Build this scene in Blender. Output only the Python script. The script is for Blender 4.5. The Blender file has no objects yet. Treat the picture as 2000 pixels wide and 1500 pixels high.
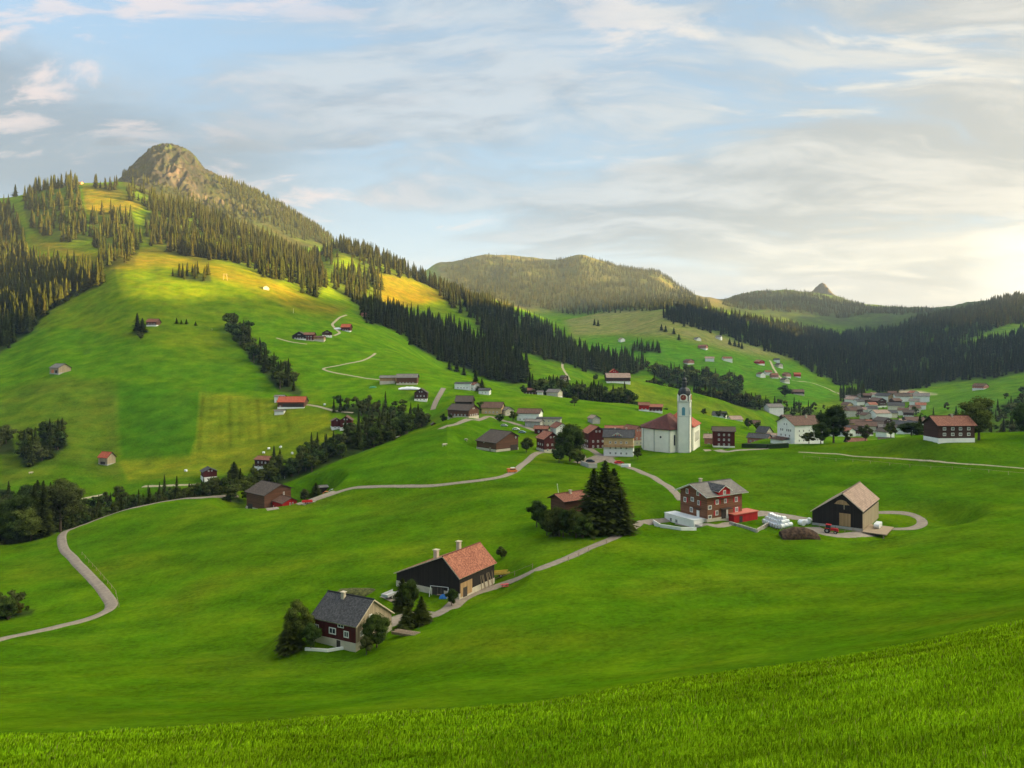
import bpy, bmesh, math, random
import numpy as np
from mathutils import Vector, Matrix
R = math.radians
random.seed(7)
rng = np.random.default_rng(7)
SC = bpy.context.scene
COL = SC.collection
# ---------------------------------------------------------------- camera, sky, sun, exposure
F, CX, HZ = 1444.0, 1000.0, 690.0          # focal length in photo pixels, principal column, row of the level line
cd = bpy.data.cameras.new('camera'); cam = bpy.data.objects.new('camera', cd); COL.objects.link(cam)
cam.location = (0, 0, 0); cam.rotation_euler = (R(90), 0, 0)
cd.sensor_width = 36.0; cd.lens = 36.0 * F / 2000.0; cd.shift_y = -(750 - HZ) / 2000.0
cd.clip_start = 0.1; cd.clip_end = 40000
SC.camera = cam
SC.view_settings.view_transform = 'Standard'; SC.view_settings.look = 'None'
SC.view_settings.exposure = 3.25; SC.view_settings.gamma = 1.0
SUN_AZ, SUN_EL, CLOUD_AZ = 103.0, 5.7, 60.0     # azimuth right of the view axis, elevation; side of the sky the clouds glow on
sdir = Vector((math.sin(R(SUN_AZ)) * math.cos(R(SUN_EL)), math.cos(R(SUN_AZ)) * math.cos(R(SUN_EL)), math.sin(R(SUN_EL))))
sl = bpy.data.lights.new('sun', 'SUN'); so = bpy.data.objects.new('sun', sl); COL.objects.link(so)
sl.energy = 5.0; sl.angle = R(0.6); sl.color = (1.0, 0.60, 0.19)
so.rotation_euler = sdir.to_track_quat('Z', 'Y').to_euler(); so.location = sdir * 3000

class NT:
    def __init__(s, nt): s.t = nt; s.n = nt.nodes; s.l = nt.links
    def node(s, ty, **kw):
        n = s.n.new(ty)
        for k, v in kw.items(): setattr(n, k, v)
        return n
    def link(s, a, b): s.l.new(a, b); return b
    def set(s, sock, v):
        if isinstance(v, bpy.types.NodeSocket): s.l.new(v, sock)
        else:
            if hasattr(sock.default_value, '__len__') and not hasattr(v, '__len__'): v = (v,) * len(sock.default_value)
            if hasattr(sock.default_value, '__len__') and len(sock.default_value) == 4 and len(v) == 3: v = (*v, 1)
            sock.default_value = v
    def math(s, op, a, b=0.0, c=0.0, clamp=False):
        n = s.node('ShaderNodeMath', operation=op, use_clamp=clamp)
        s.set(n.inputs[0], a); s.set(n.inputs[1], b); s.set(n.inputs[2], c); return n.outputs[0]
    def mix(s, f, a, b, mode='MIX'):
        n = s.node('ShaderNodeMix', data_type='RGBA', blend_type=mode)
        s.set(n.inputs['Factor'], f); s.set(n.inputs[6], a); s.set(n.inputs[7], b); return n.outputs[2]
    def ramp(s, f, lo, hi, a=0.0, b=1.0, smooth=True):
        n = s.node('ShaderNodeMapRange', interpolation_type='SMOOTHSTEP' if smooth else 'LINEAR')
        s.set(n.inputs[0], f); s.set(n.inputs[1], lo); s.set(n.inputs[2], hi); s.set(n.inputs[3], a); s.set(n.inputs[4], b)
        return n.outputs[0]
    def noise(s, vec, scale, detail=4, rough=0.55, dist=0.0):
        n = s.node('ShaderNodeTexNoise'); s.set(n.inputs['Scale'], scale); s.set(n.inputs['Detail'], detail)
        s.set(n.inputs['Roughness'], rough); s.set(n.inputs['Distortion'], dist)
        if vec is not None: s.l.new(vec, n.inputs['Vector'])
        return n.outputs['Fac']
    def mapping(s, vec, scale=(1, 1, 1), rot=(0, 0, 0), loc=(0, 0, 0)):
        n = s.node('ShaderNodeMapping'); s.l.new(vec, n.inputs[0])
        n.inputs['Scale'].default_value = scale; n.inputs['Rotation'].default_value = rot; n.inputs['Location'].default_value = loc
        return n.outputs[0]

W = bpy.data.worlds.new('World'); SC.world = W; W.use_nodes = True
def build_world():
    W.node_tree.nodes.clear(); g = NT(W.node_tree)
    out = g.node('ShaderNodeOutputWorld'); bg = g.node('ShaderNodeBackground'); g.link(bg.outputs[0], out.inputs[0])
    sky = g.node('ShaderNodeTexSky', sky_type='NISHITA', sun_disc=False)
    sky.sun_elevation = R(SUN_EL); sky.sun_rotation = R(SUN_AZ)
    sky.air_density = 1.0; sky.dust_density = 1.5
    tc = g.node('ShaderNodeTexCoord'); sep = g.node('ShaderNodeSeparateXYZ'); g.link(tc.outputs['Generated'], sep.inputs[0])
    x, y, z = sep.outputs
    zz = g.math('ADD', g.math('MAXIMUM', z, 0.0), 0.14)
    cmb = g.node('ShaderNodeCombineXYZ'); g.link(g.math('DIVIDE', x, zz), cmb.inputs[0]); g.link(g.math('DIVIDE', y, zz), cmb.inputs[1])
    pv = cmb.outputs[0]
    warm = g.math('ADD', g.math('MULTIPLY', x, math.sin(R(CLOUD_AZ))), g.math('MULTIPLY', y, math.cos(R(CLOUD_AZ))))     # 1 toward the sun
    warm_s = g.ramp(warm, 0.46, 1.04)
    # clear sky seen between the clouds
    clear = g.mix(0.6, g.mix(1.0, sky.outputs[0], (0.30, 0.30, 0.34), 'MULTIPLY'), (0.38, 0.62, 0.88))
    clear = g.mix(g.ramp(z, 0.0, 0.32, 1, 0), clear, (0.58, 0.74, 0.88))
    wv = g.node('ShaderNodeTexNoise'); wv.inputs['Scale'].default_value = 0.7; wv.inputs['Detail'].default_value = 3; g.link(pv, wv.inputs['Vector'])
    wa = g.node('ShaderNodeVectorMath', operation='MULTIPLY_ADD'); g.link(wv.outputs['Color'], wa.inputs[0]); wa.inputs[1].default_value = (1.0, 1.0, 0); g.link(pv, wa.inputs[2])
    pw = wa.outputs[0]
    # broad cloud sheets, thin streaks and small bright wisps
    n1 = g.noise(g.mapping(pw, (0.50, 0.80, 1), (0, 0, R(28)), (2.3, 0.4, 0)), 1.0, 7, 0.55, 0.3)
    n2 = g.noise(g.mapping(pw, (0.85, 1.9, 1), (0, 0, R(26)), (5.1, 3.3, 0)), 1.0, 9, 0.62, 0.4)
    n3 = g.noise(g.mapping(pw, (1.6, 3.0, 1), (0, 0, R(35)), (8.2, 1.1, 0)), 1.0, 9, 0.64, 0.3)
    n4 = g.noise(g.mapping(pw, (2.4, 4.4, 1), (0, 0, R(24)), (1.2, 7.1, 0)), 1.0, 8, 0.66, 0.2)
    sh = g.math('ADD', g.math('MULTIPLY', n1, 0.62), g.math('ADD', g.math('MULTIPLY', n2, 0.42), g.math('MULTIPLY', n4, 0.16)))
    cov = g.ramp(g.math('ADD', sh, g.math('MULTIPLY', warm_s, 0.14)), 0.56, 0.68)
    grey = g.mix(warm_s, (0.29, 0.385, 0.50), (0.53, 0.535, 0.52))
    grey = g.mix(g.ramp(g.math('ADD', g.math('MULTIPLY', n2, 0.6), g.math('MULTIPLY', n4, 0.4)), 0.42, 0.585), grey, g.mix(warm_s, (0.52, 0.61, 0.71), (0.78, 0.735, 0.655)))
    bank = g.math('MULTIPLY', g.ramp(warm, 0.42, 0.10), g.ramp(g.math('ADD', z, g.math('MULTIPLY', n1, 0.30)), 0.50, 0.40))
    bank = g.math('MULTIPLY', bank, g.ramp(z, 0.12, 0.2))
    cov = g.math('MAXIMUM', cov, g.math('MULTIPLY', bank, 0.85))
    grey = g.mix(g.math('MULTIPLY', bank, 0.85), grey, (0.24, 0.315, 0.405))
    col = g.mix(cov, clear, grey)
    wisp = g.math('MULTIPLY', g.ramp(n3, 0.51, 0.62), g.ramp(z, 0.08, 0.2))
    wisp = g.math('MULTIPLY', wisp, g.ramp(n1, 0.62, 0.42))
    col = g.mix(g.math('MULTIPLY', wisp, 0.8), col, g.mix(g.ramp(warm, 0.3, 0.8), (0.86, 0.74, 0.73), (0.84, 0.80, 0.72)))
    # pale band over the horizon and the glow round the veiled sun
    col = g.mix(g.math('MULTIPLY', g.ramp(g.math('ADD', z, g.math('MULTIPLY', n4, 0.10)), 0.24, 0.06), g.ramp(warm, 0.2, 0.9, 0.35, 0.8)), col, g.mix(g.ramp(warm, 0.5, 0.92), (0.68, 0.77, 0.84), (0.86, 0.80, 0.68)))
    ws = g.math('ADD', g.math('ADD', g.math('MULTIPLY', x, math.sin(R(39)) * 0.995), g.math('MULTIPLY', y, math.cos(R(39)) * 0.995)), g.math('MULTIPLY', z, 0.10))
    glow = g.math('MULTIPLY', g.ramp(ws, 0.989, 1.001), g.ramp(g.math('ADD', z, g.math('MULTIPLY', g.math('ADD', n2, n4), -0.14)), 0.03, -0.06))
    col = g.mix(glow, col, (1.35, 1.27, 1.08))
    streak = g.math('MULTIPLY', g.ramp(n4, 0.5, 0.66), g.ramp(z, 0.2, 0.05)); streak = g.math('MULTIPLY', streak, g.ramp(warm, 0.55, 0.85))
    col = g.mix(g.math('MULTIPLY', streak, 0.6), col, (1.05, 0.97, 0.80))
    # added sky brightness out of view, overhead and right, to light the meadows
    dR = (math.sin(R(80)) * math.cos(R(38)), math.cos(R(80)) * math.cos(R(38)), math.sin(R(38)))
    side = g.math('ADD', g.math('ADD', g.math('MULTIPLY', x, dR[0]), g.math('MULTIPLY', y, dR[1])), g.math('MULTIPLY', z, dR[2]))
    frame_free = g.ramp(z, 0.46, 0.62)
    up = g.ramp(z, 0.46, 0.85, 0.0, SKY_UP)
    back = g.ramp(y, 0.20, -0.5, 0.0, SKY_BACK)
    sd = g.math('MULTIPLY', g.ramp(side, 0.68, 1.0, 0.0, SKY_SIDE), g.math('MAXIMUM', frame_free, g.ramp(y, 0.75, 0.45)))
    ex = g.math('ADD', g.math('MAXIMUM', up, back), sd)
    mul = g.math('ADD', ex, 1.0)
    col = g.mix(g.math('MULTIPLY', ex, 0.8, clamp=True), col, (0.68, 0.62, 0.46))
    low = g.ramp(z, -0.02, 0.0, 0.25, 1.0)
    st = g.math('MULTIPLY', g.math('MULTIPLY', mul, low), 1.0)
    vm = g.node('ShaderNodeVectorMath', operation='SCALE'); g.link(col, vm.inputs[0]); g.link(st, vm.inputs['Scale'])
    g.link(vm.outputs[0], bg.inputs[0]); bg.inputs[1].default_value = SKY_ALL
SKY_UP, SKY_BACK, SKY_SIDE, SKY_ALL = 0.35, 0.0, 6.8, 0.113
build_world()

# ---------------------------------------------------------------- naming helpers
def tag(o, label=None, cat=None, group=None, kind=None):
    for k, v in (('label', label), ('category', cat), ('group', group), ('kind', kind)):
        if v: o[k] = v
    return o
def link(o, parent=None):
    COL.objects.link(o)
    if parent is not None: o.parent = parent
    return o
def empty(name, loc=(0, 0, 0), rz=0.0, label=None, cat=None, group=None):
    o = bpy.data.objects.new(name, None); o.empty_display_size = 1; o.location = loc; o.rotation_euler = (0, 0, rz)
    link(o); tag(o, label, cat, group); return o
def mesh_np(name, V, tris, mat, tint=None, parent=None, smooth=False, quads=False):
    k = 4 if quads else 3
    V = np.ascontiguousarray(V, dtype=np.float32); T = np.ascontiguousarray(tris, dtype=np.int32)
    me = bpy.data.meshes.new(name); me.vertices.add(len(V)); me.vertices.foreach_set('co', V.ravel())
    n = len(T); me.loops.add(n * k); me.loops.foreach_set('vertex_index', T.ravel())
    me.polygons.add(n); me.polygons.foreach_set('loop_start', np.arange(0, n * k, k, dtype=np.int32))
    me.polygons.foreach_set('loop_total', np.full(n, k, dtype=np.int32))
    if smooth: me.polygons.foreach_set('use_smooth', np.ones(n, dtype=bool))
    if tint is not None:
        a = me.color_attributes.new('tint', 'FLOAT_COLOR', 'POINT'); c = np.ones((len(V), 4), np.float32); c[:, :3] = tint
        a.data.foreach_set('color', c.ravel())
    me.update(calc_edges=True)
    if isinstance(mat, (list, tuple)):
        for m in mat: me.materials.append(m)
    else: me.materials.append(mat)
    o = bpy.data.objects.new(name, me); link(o, parent); return o

# ---------------------------------------------------------------- materials
def new_mat(name):
    m = bpy.data.materials.new(name); m.use_nodes = True; g = NT(m.node_tree); g.n.clear()
    out = g.node('ShaderNodeOutputMaterial'); bs = g.node('ShaderNodeBsdfPrincipled'); g.link(bs.outputs[0], out.inputs[0])
    bs.inputs['Roughness'].default_value = 0.85; bs.inputs['Specular IOR Level'].default_value = 0.25
    return m, g, bs, out
def mat_plain(name, c, rough=0.8, var=0.18, scale=1.2, spec=0.25, metal=0.0, bump=0.0):
    m, g, bs, out = new_mat(name)
    tc = g.node('ShaderNodeTexCoord'); n = g.noise(tc.outputs['Object'], scale, 5, 0.6)
    hi = tuple(min(1, v * (1 + var)) for v in c); lo = tuple(v * (1 - var) for v in c)
    g.set(bs.inputs['Base Color'], g.mix(g.ramp(n, 0.3, 0.7), lo, hi)); bs.inputs['Roughness'].default_value = rough
    bs.inputs['Specular IOR Level'].default_value = spec; bs.inputs['Metallic'].default_value = metal
    if bump:
        b = g.node('ShaderNodeBump'); b.inputs['Strength'].default_value = bump; g.link(n, b.inputs['Height']); g.link(b.outputs[0], bs.inputs['Normal'])
    return m
def mat_boards(name, c, vertical=True, pitch=0.22, var=0.35):
    m, g, bs, out = new_mat(name)
    tc = g.node('ShaderNodeTexCoord'); sep = g.node('ShaderNodeSeparateXYZ'); g.link(tc.outputs['Object'], sep.inputs[0])
    x, y, z = sep.outputs
    s = g.math('ADD', x, y) if vertical else z
    k = g.math('DIVIDE', s, pitch); cell = g.math('FLOOR', k); fr = g.math('FRACT', k)
    wn = g.node('ShaderNodeTexWhiteNoise', noise_dimensions='1D'); g.link(cell, wn.inputs['W'])
    st = g.noise(g.mapping(tc.outputs['Object'], (6, 6, 0.6) if vertical else (0.5, 0.5, 8)), 1.0, 5, 0.65)
    big = g.noise(tc.outputs['Object'], 0.45, 4, 0.6)
    f = g.math('ADD', g.math('MULTIPLY', wn.outputs[0], 0.45), g.math('ADD', g.math('MULTIPLY', st, 0.4), g.math('MULTIPLY', big, 0.35)))
    lo = tuple(v * (1 - var) for v in c); hi = tuple(min(1, v * (1 + var)) for v in c)
    col = g.mix(g.ramp(f, 0.25, 0.95, smooth=False), lo, hi)
    gap = g.math('LESS_THAN', fr, 0.10)
    col = g.mix(g.math('MULTIPLY', gap, 0.6), col, tuple(v * 0.25 for v in c))
    g.set(bs.inputs['Base Color'], col)
    b = g.node('ShaderNodeBump'); b.inputs['Strength'].default_value = 0.5; b.inputs['Distance'].default_value = 0.03
    g.link(g.math('SUBTRACT', 1.0, gap), b.inputs['Height']); g.link(b.outputs[0], bs.inputs['Normal'])
    return m
def mat_tiles(name, c, c2=None, rowh=0.33, colw=0.24, var=0.35, rough=0.8, moss=0.25):
    m, g, bs, out = new_mat(name)
    uv = g.node('ShaderNodeUVMap'); uv.uv_map = 'UVMap'
    br = g.node('ShaderNodeTexBrick'); br.inputs['Scale'].default_value = 1.0
    br.inputs['Brick Width'].default_value = colw; br.inputs['Row Height'].default_value = rowh; br.inputs['Mortar Size'].default_value = 0.022
    br.inputs['Color1'].default_value = (*[v * (1 - var) for v in c], 1); br.inputs['Color2'].default_value = (*[min(1, v * (1 + var)) for v in (c2 or c)], 1)
    br.inputs['Mortar'].default_value = (*[v * 0.35 for v in c], 1)
    g.link(uv.outputs[0], br.inputs['Vector'])
    big = g.noise(uv.outputs[0], 0.35, 6, 0.65); sm = g.noise(uv.outputs[0], 3.0, 4, 0.6)
    col = g.mix(g.ramp(big, 0.42, 0.62, 0, 0.45), br.outputs[0], tuple(v * 0.55 for v in c))
    col = g.mix(g.math('MULTIPLY', g.ramp(sm, 0.58, 0.70), moss), col, (0.10, 0.10, 0.05))
    g.set(bs.inputs['Base Color'], col); bs.inputs['Roughness'].default_value = rough
    b = g.node('ShaderNodeBump'); b.inputs['Strength'].default_value = 0.6; b.inputs['Distance'].default_value = 0.03
    g.link(br.outputs['Fac'], b.inputs['Height']); b.invert = True; g.link(b.outputs[0], bs.inputs['Normal'])
    return m
def mat_foliage(name, transl=0.25, vmul=1.0):
    m, g, bs, out = new_mat(name)
    at = g.node('ShaderNodeAttribute', attribute_name='tint'); oi = g.node('ShaderNodeObjectInfo')
    geo = g.node('ShaderNodeNewGeometry')
    n = g.noise(geo.outputs['Position'], 0.35, 3, 0.6)
    v = g.math('MULTIPLY', g.ramp(oi.outputs['Random'], 0, 1, 0.78, 1.25, False), g.ramp(n, 0.3, 0.7, 0.75 * vmul, 1.3 * vmul))
    vm = g.node('ShaderNodeVectorMath', operation='SCALE'); g.link(at.outputs['Color'], vm.inputs[0]); g.link(v, vm.inputs['Scale'])
    g.link(vm.outputs[0], bs.inputs['Base Color']); bs.inputs['Specular IOR Level'].default_value = 0.0
    if transl:
        tr = g.node('ShaderNodeBsdfTranslucent'); g.link(vm.outputs[0], tr.inputs[0])
        ms = g.node('ShaderNodeMixShader'); ms.inputs[0].default_value = transl
        g.link(bs.outputs[0], ms.inputs[1]); g.link(tr.outputs[0], ms.inputs[2]); g.link(ms.outputs[0], out.inputs[0])
    return m
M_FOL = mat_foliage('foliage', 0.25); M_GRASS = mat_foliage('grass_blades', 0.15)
M_BARK = mat_plain('bark', (0.10, 0.075, 0.055), 0.95, 0.3, 3.0)

# ---------------------------------------------------------------- terrain: feature lines (column, distance, row) measured on the photo's columns
ROWS = [
 "-700,20,1460;0,20,1442;400,21,1424;640,23,1404;800,24,1394;1000,25,1380;1350,27,1325;1650,29,1285;1830,30,1250;2000,30,1215;2700,34,1100",
 "-700,55,1455;0,55,1442;400,57,1430;800,58,1402;1000,58,1392;1350,58,1342;1700,60,1300;2000,60,1232;2700,64,1115",
 "-700,95,1370;0,95,1372;400,95,1368;650,95,1362;800,95,1350;1000,95,1330;1350,95,1290;1700,95,1248;2000,95,1190;2700,95,1080",
 "-700,150,1280;0,150,1282;300,150,1275;500,148,1268;650,145,1262;800,145,1232;1000,145,1198;1350,145,1168;1700,145,1128;2000,145,1092;2700,145,1000",
 "-700,200,1180;0,200,1188;150,200,1182;300,200,1160;450,200,1135;600,200,1112;750,200,1093;900,200,1078;1050,200,1056;1200,200,1042;1350,202,1040;1500,204,1040;1650,204,1040;1800,202,1022;2000,200,998;2700,200,920",
 "-700,255,1100;0,265,1092;150,265,1075;300,270,1052;450,270,1028;600,270,1012;750,270,990;900,270,966;1050,270,954;1200,270,950;1350,270,948;1500,270,948;1650,270,940;1800,270,925;2000,270,902;2700,270,850",
 "-700,285,1090;0,290,1058;130,298,1030;250,310,992;400,330,966;550,350,944;690,390,887;830,430,834;900,440,817;970,415,845;1050,395,870;1200,385,881;1350,385,875;1500,365,870;1600,350,865;1750,330,855;1900,320,849;2000,320,847;2700,320,800",
 "-700,330,1110;0,330,1075;130,342,1048;250,358,1014;400,378,985;550,402,962;690,432,905;830,468,848;900,482,812;970,460,828;1050,445,842;1200,430,866;1350,430,870;1500,420,874;1600,420,878;1750,410,880;2000,405,878;2700,400,830",
 "-700,430,960;0,440,950;130,455,928;210,480,906;400,445,936;550,455,908;690,490,850;830,530,822;900,535,790;1050,510,812;1200,500,832;1350,500,848;1500,500,862;1600,520,872;1750,520,876;2000,500,868;2700,500,820",
 "-700,600,800;0,600,775;130,625,730;250,600,745;400,580,766;550,570,780;690,580,768;830,600,750;900,620,752;970,620,762;1050,620,772;1200,610,786;1300,600,800;1400,600,814;1480,600,832;1600,640,852;1750,640,852;2000,640,832;2700,640,770",
 "-700,750,650;0,760,672;130,760,642;300,725,636;450,750,640;600,740,662;750,730,690;870,710,724;960,700,748;1050,690,775;1200,690,802;1300,690,822;1400,700,842;1500,760,850;1650,800,836;1800,800,826;1900,800,808;2000,800,785;2700,800,680",
 "-700,900,540;0,900,592;130,900,565;250,900,527;400,915,532;500,905,552;600,900,590;700,880,625;800,850,682;870,820,728;960,800,756;1050,790,772;1130,790,752;1200,795,738;1330,800,762;1400,800,778;1480,810,806;1550,840,820;1650,900,806;1800,900,792;1900,930,765;2000,950,742;2700,950,660",
 "-700,1150,430;0,1150,480;130,1150,463;250,1150,466;400,1150,480;500,1150,500;600,1140,540;700,1120,588;800,1090,638;900,1030,684;1000,980,712;1080,950,728;1150,920,750;1200,900,765;1330,920,795;1400,930,800;1480,950,792;1570,1030,776;1650,1080,777;1700,1100,772;1800,1100,768;1900,1100,762;2000,1150,735;2700,1150,625",
 "-700,1500,400;0,1500,388;60,1480,378;110,1470,366;180,1450,355;240,1450,353;300,1450,375;400,1450,425;500,1450,462;600,1480,505;660,1500,482;740,1500,505;800,1500,535;880,1500,570;950,1450,600;1000,1400,625;1100,1250,690;1200,1200,710;1250,1150,722;1330,1200,715;1400,1200,715;1480,1250,722;1570,1250,742;1650,1250,760;1700,1300,757;1800,1350,745;2000,1400,690;2700,1400,605",
 "-700,1800,420;0,1800,415;100,1750,395;240,1700,380;300,1700,392;400,1700,438;500,1700,475;600,1700,520;700,1750,520;760,1750,540;800,1750,560;880,1800,578;950,1750,590;1000,1750,600;1100,1700,640;1200,1650,640;1300,1650,618;1350,1650,625;1400,1600,650;1500,1550,685;1540,1550,700;1600,1600,700;1700,1650,700;1800,1650,680;2000,1750,650;2700,1800,590",
 "-700,2300,440;0,2300,430;150,2200,400;220,2200,362;245,2200,340;262,2200,320;280,2200,306;296,2200,291;312,2200,286;335,2200,285;358,2200,291;380,2200,305;400,2200,332;415,2200,338;450,2200,354;500,2200,378;560,2200,410;600,2200,436;640,2200,460;700,2200,520;800,2300,570;900,2400,590;950,2350,580;1000,2300,605;1100,2300,620;1200,2200,608;1300,2200,600;1380,2200,603;1480,2200,620;1570,2300,640;1650,2400,650;1800,2300,628;1900,2300,608;2000,2300,590;2700,2300,570",
 "-700,2800,470;0,2800,470;300,2600,390;500,2600,445;700,2800,560;800,2800,570;860,2900,560;1000,2800,570;1100,2800,575;1200,2800,580;1300,2800,585;1380,2800,590;1420,2900,600;1480,3000,605;1570,3000,605;1650,3000,615;1720,3000,612;1800,2900,612;1850,2850,606;1900,2800,596;1940,2750,588;2000,2700,580;2100,2700,570;2700,2700,400",
 "-700,3600,520;0,3600,520;700,3600,600;820,3600,540;862,3600,517;890,3600,516;950,3600,504;985,3600,505;1010,3600,509;1060,3600,515;1090,3600,516;1110,3600,509;1135,3600,504;1160,3600,510;1190,3600,518;1215,3600,526;1250,3600,531;1285,3600,535;1300,3620,545;1325,3650,565;1360,3700,582;1400,3900,590;1450,4100,580;1490,4200,573;1540,4200,572;1585,4200,576;1640,4200,586;1680,4200,600;1720,4200,604;1770,4200,606;1850,4200,612;1900,3900,618;2000,3600,612;2700,3600,600",
 "-700,4800,640;0,4800,640;1000,4800,640;1400,5000,640;2000,5000,650;2700,5000,640",
 "-700,7500,690;0,7500,690;1000,7500,690;2000,7500,690;2700,7500,690",
]
def pchip_slopes(x, y):
    h = np.diff(x, axis=0); d = np.diff(y, axis=0) / h; m = np.zeros_like(y)
    w1 = 2 * h[1:] + h[:-1]; w2 = h[1:] + 2 * h[:-1]
    with np.errstate(divide='ignore', invalid='ignore'):
        mm = (w1 + w2) / (w1 / d[:-1] + w2 / d[1:])
    m[1:-1] = np.where(d[:-1] * d[1:] > 0, mm, 0.0); m[0] = d[0]; m[-1] = d[-1]; return m
def pchip(x, y, q):
    m = pchip_slopes(x, y); i = np.clip(np.searchsorted(x, q) - 1, 0, len(x) - 2); h = x[i + 1] - x[i]; t = (np.clip(q, x[0], x[-1]) - x[i]) / h
    return (2*t**3-3*t**2+1)*y[i] + (t**3-2*t**2+t)*h*m[i] + (-2*t**3+3*t**2)*y[i+1] + (t**3-t**2)*h*m[i+1]
PXG = np.concatenate([np.linspace(-2600, -700, 40, endpoint=False), np.linspace(-700, -60, 110, endpoint=False), np.linspace(-60, 2060, 1060, endpoint=False), np.linspace(2060, 2700, 110, endpoint=False), np.linspace(2700, 4600, 41)])
LY0, LY1 = math.log(1.2), math.log(7500.0)
LYG = np.unique(np.concatenate([np.linspace(LY0, LY1, 900), np.log(np.linspace(1760, 2300, 130)), np.log(np.linspace(3250, 3720, 50)), np.log(np.linspace(4080, 4320, 30))])); NY = len(LYG)
def near_slope(px): return np.interp(px, [-700, 0, 1000, 2000, 2700], [0.455, 0.434, 0.413, 0.307, 0.24])
def near_py(px, Y): return HZ + F * (near_slope(px) + 1.7 / Y)
def build_grid():
    pq = np.clip(PXG, -700, 2700); ys, ps = [], []
    for Yn in (1.2, 3.0, 8.0): ys.append(np.full(len(PXG), math.log(Yn))); ps.append(near_py(pq, Yn))
    for r in ROWS:
        a = np.array([[float(v) for v in t.split(',')] for t in r.split(';')])
        ys.append(pchip(a[:, 0], np.log(a[:, 1]), pq)); ps.append(pchip(a[:, 0], a[:, 2], pq))
    ys = np.array(ys); ps = np.array(ps); ys[-1] = LY1
    for i in range(1, len(ys)): ys[i] = np.maximum(ys[i], ys[i - 1] + 0.015)
    P = np.zeros((NY, len(PXG)))
    for c in range(len(PXG)): P[:, c] = pchip(ys[:, c], ps[:, c], LYG)
    return P
PG = build_grid()
YG = np.exp(LYG)[:, None] * np.ones((1, len(PXG))); XG = YG * ((PXG - CX) / F)[None, :]
ZG = YG * (HZ - PG) / F

def perlin(X, Y, seed=0):
    xi = np.floor(X).astype(np.int64); yi = np.floor(Y).astype(np.int64); xf = X - xi; yf = Y - yi
    def gr(ix, iy):
        h = (ix * 374761393 + iy * 668265263 + seed * 1442695041) & 0xffffffff
        h = ((h ^ (h >> 13)) * 1274126177) & 0xffffffff; h = h ^ (h >> 16); a = (h & 0xffff) / 65536.0 * 2 * np.pi
        return np.cos(a), np.sin(a)
    u = xf**3 * (xf * (xf * 6 - 15) + 10); v = yf**3 * (yf * (yf * 6 - 15) + 10)
    def dot(ix, iy, dx, dy): gx, gy = gr(ix, iy); return gx * dx + gy * dy
    a = dot(xi, yi, xf, yf); b = dot(xi + 1, yi, xf - 1, yf); c = dot(xi, yi + 1, xf, yf - 1); d = dot(xi + 1, yi + 1, xf - 1, yf - 1)
    return (a + u * (b - a)) * (1 - v) + (c + u * (d - c)) * v
def ss(x, a, b): t = np.clip((x - a) / (b - a), 0, 1); return t * t * (3 - 2 * t)

def inpoly(px, py, poly):
    px = np.asarray(px, float); py = np.asarray(py, float); ins = np.zeros(px.shape, bool); n = len(poly)
    for i in range(n):
        x1, y1 = poly[i]; x2, y2 = poly[(i + 1) % n]
        if y1 == y2: continue
        c = ((y1 > py) != (y2 > py)) & (px < (x2 - x1) * (py - y1) / (y2 - y1) + x1); ins ^= c
    return ins
def softpoly(px, py, poly, soft):
    ins = inpoly(px, py, poly); d = np.full(px.shape, 1e9); n = len(poly)
    for i in range(n):
        x1, y1 = poly[i]; x2, y2 = poly[(i + 1) % n]; dx, dy = x2 - x1, y2 - y1; L = dx * dx + dy * dy + 1e-9
        t = np.clip(((px - x1) * dx + (py - y1) * dy) / L, 0, 1); d = np.minimum(d, np.hypot(px - x1 - t * dx, py - y1 - t * dy))
    return np.clip(0.5 + np.where(ins, d, -d) / (2 * soft), 0, 1)
def P2(s): return [tuple(float(v) for v in t.split(',')) for t in s.split()]

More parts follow.
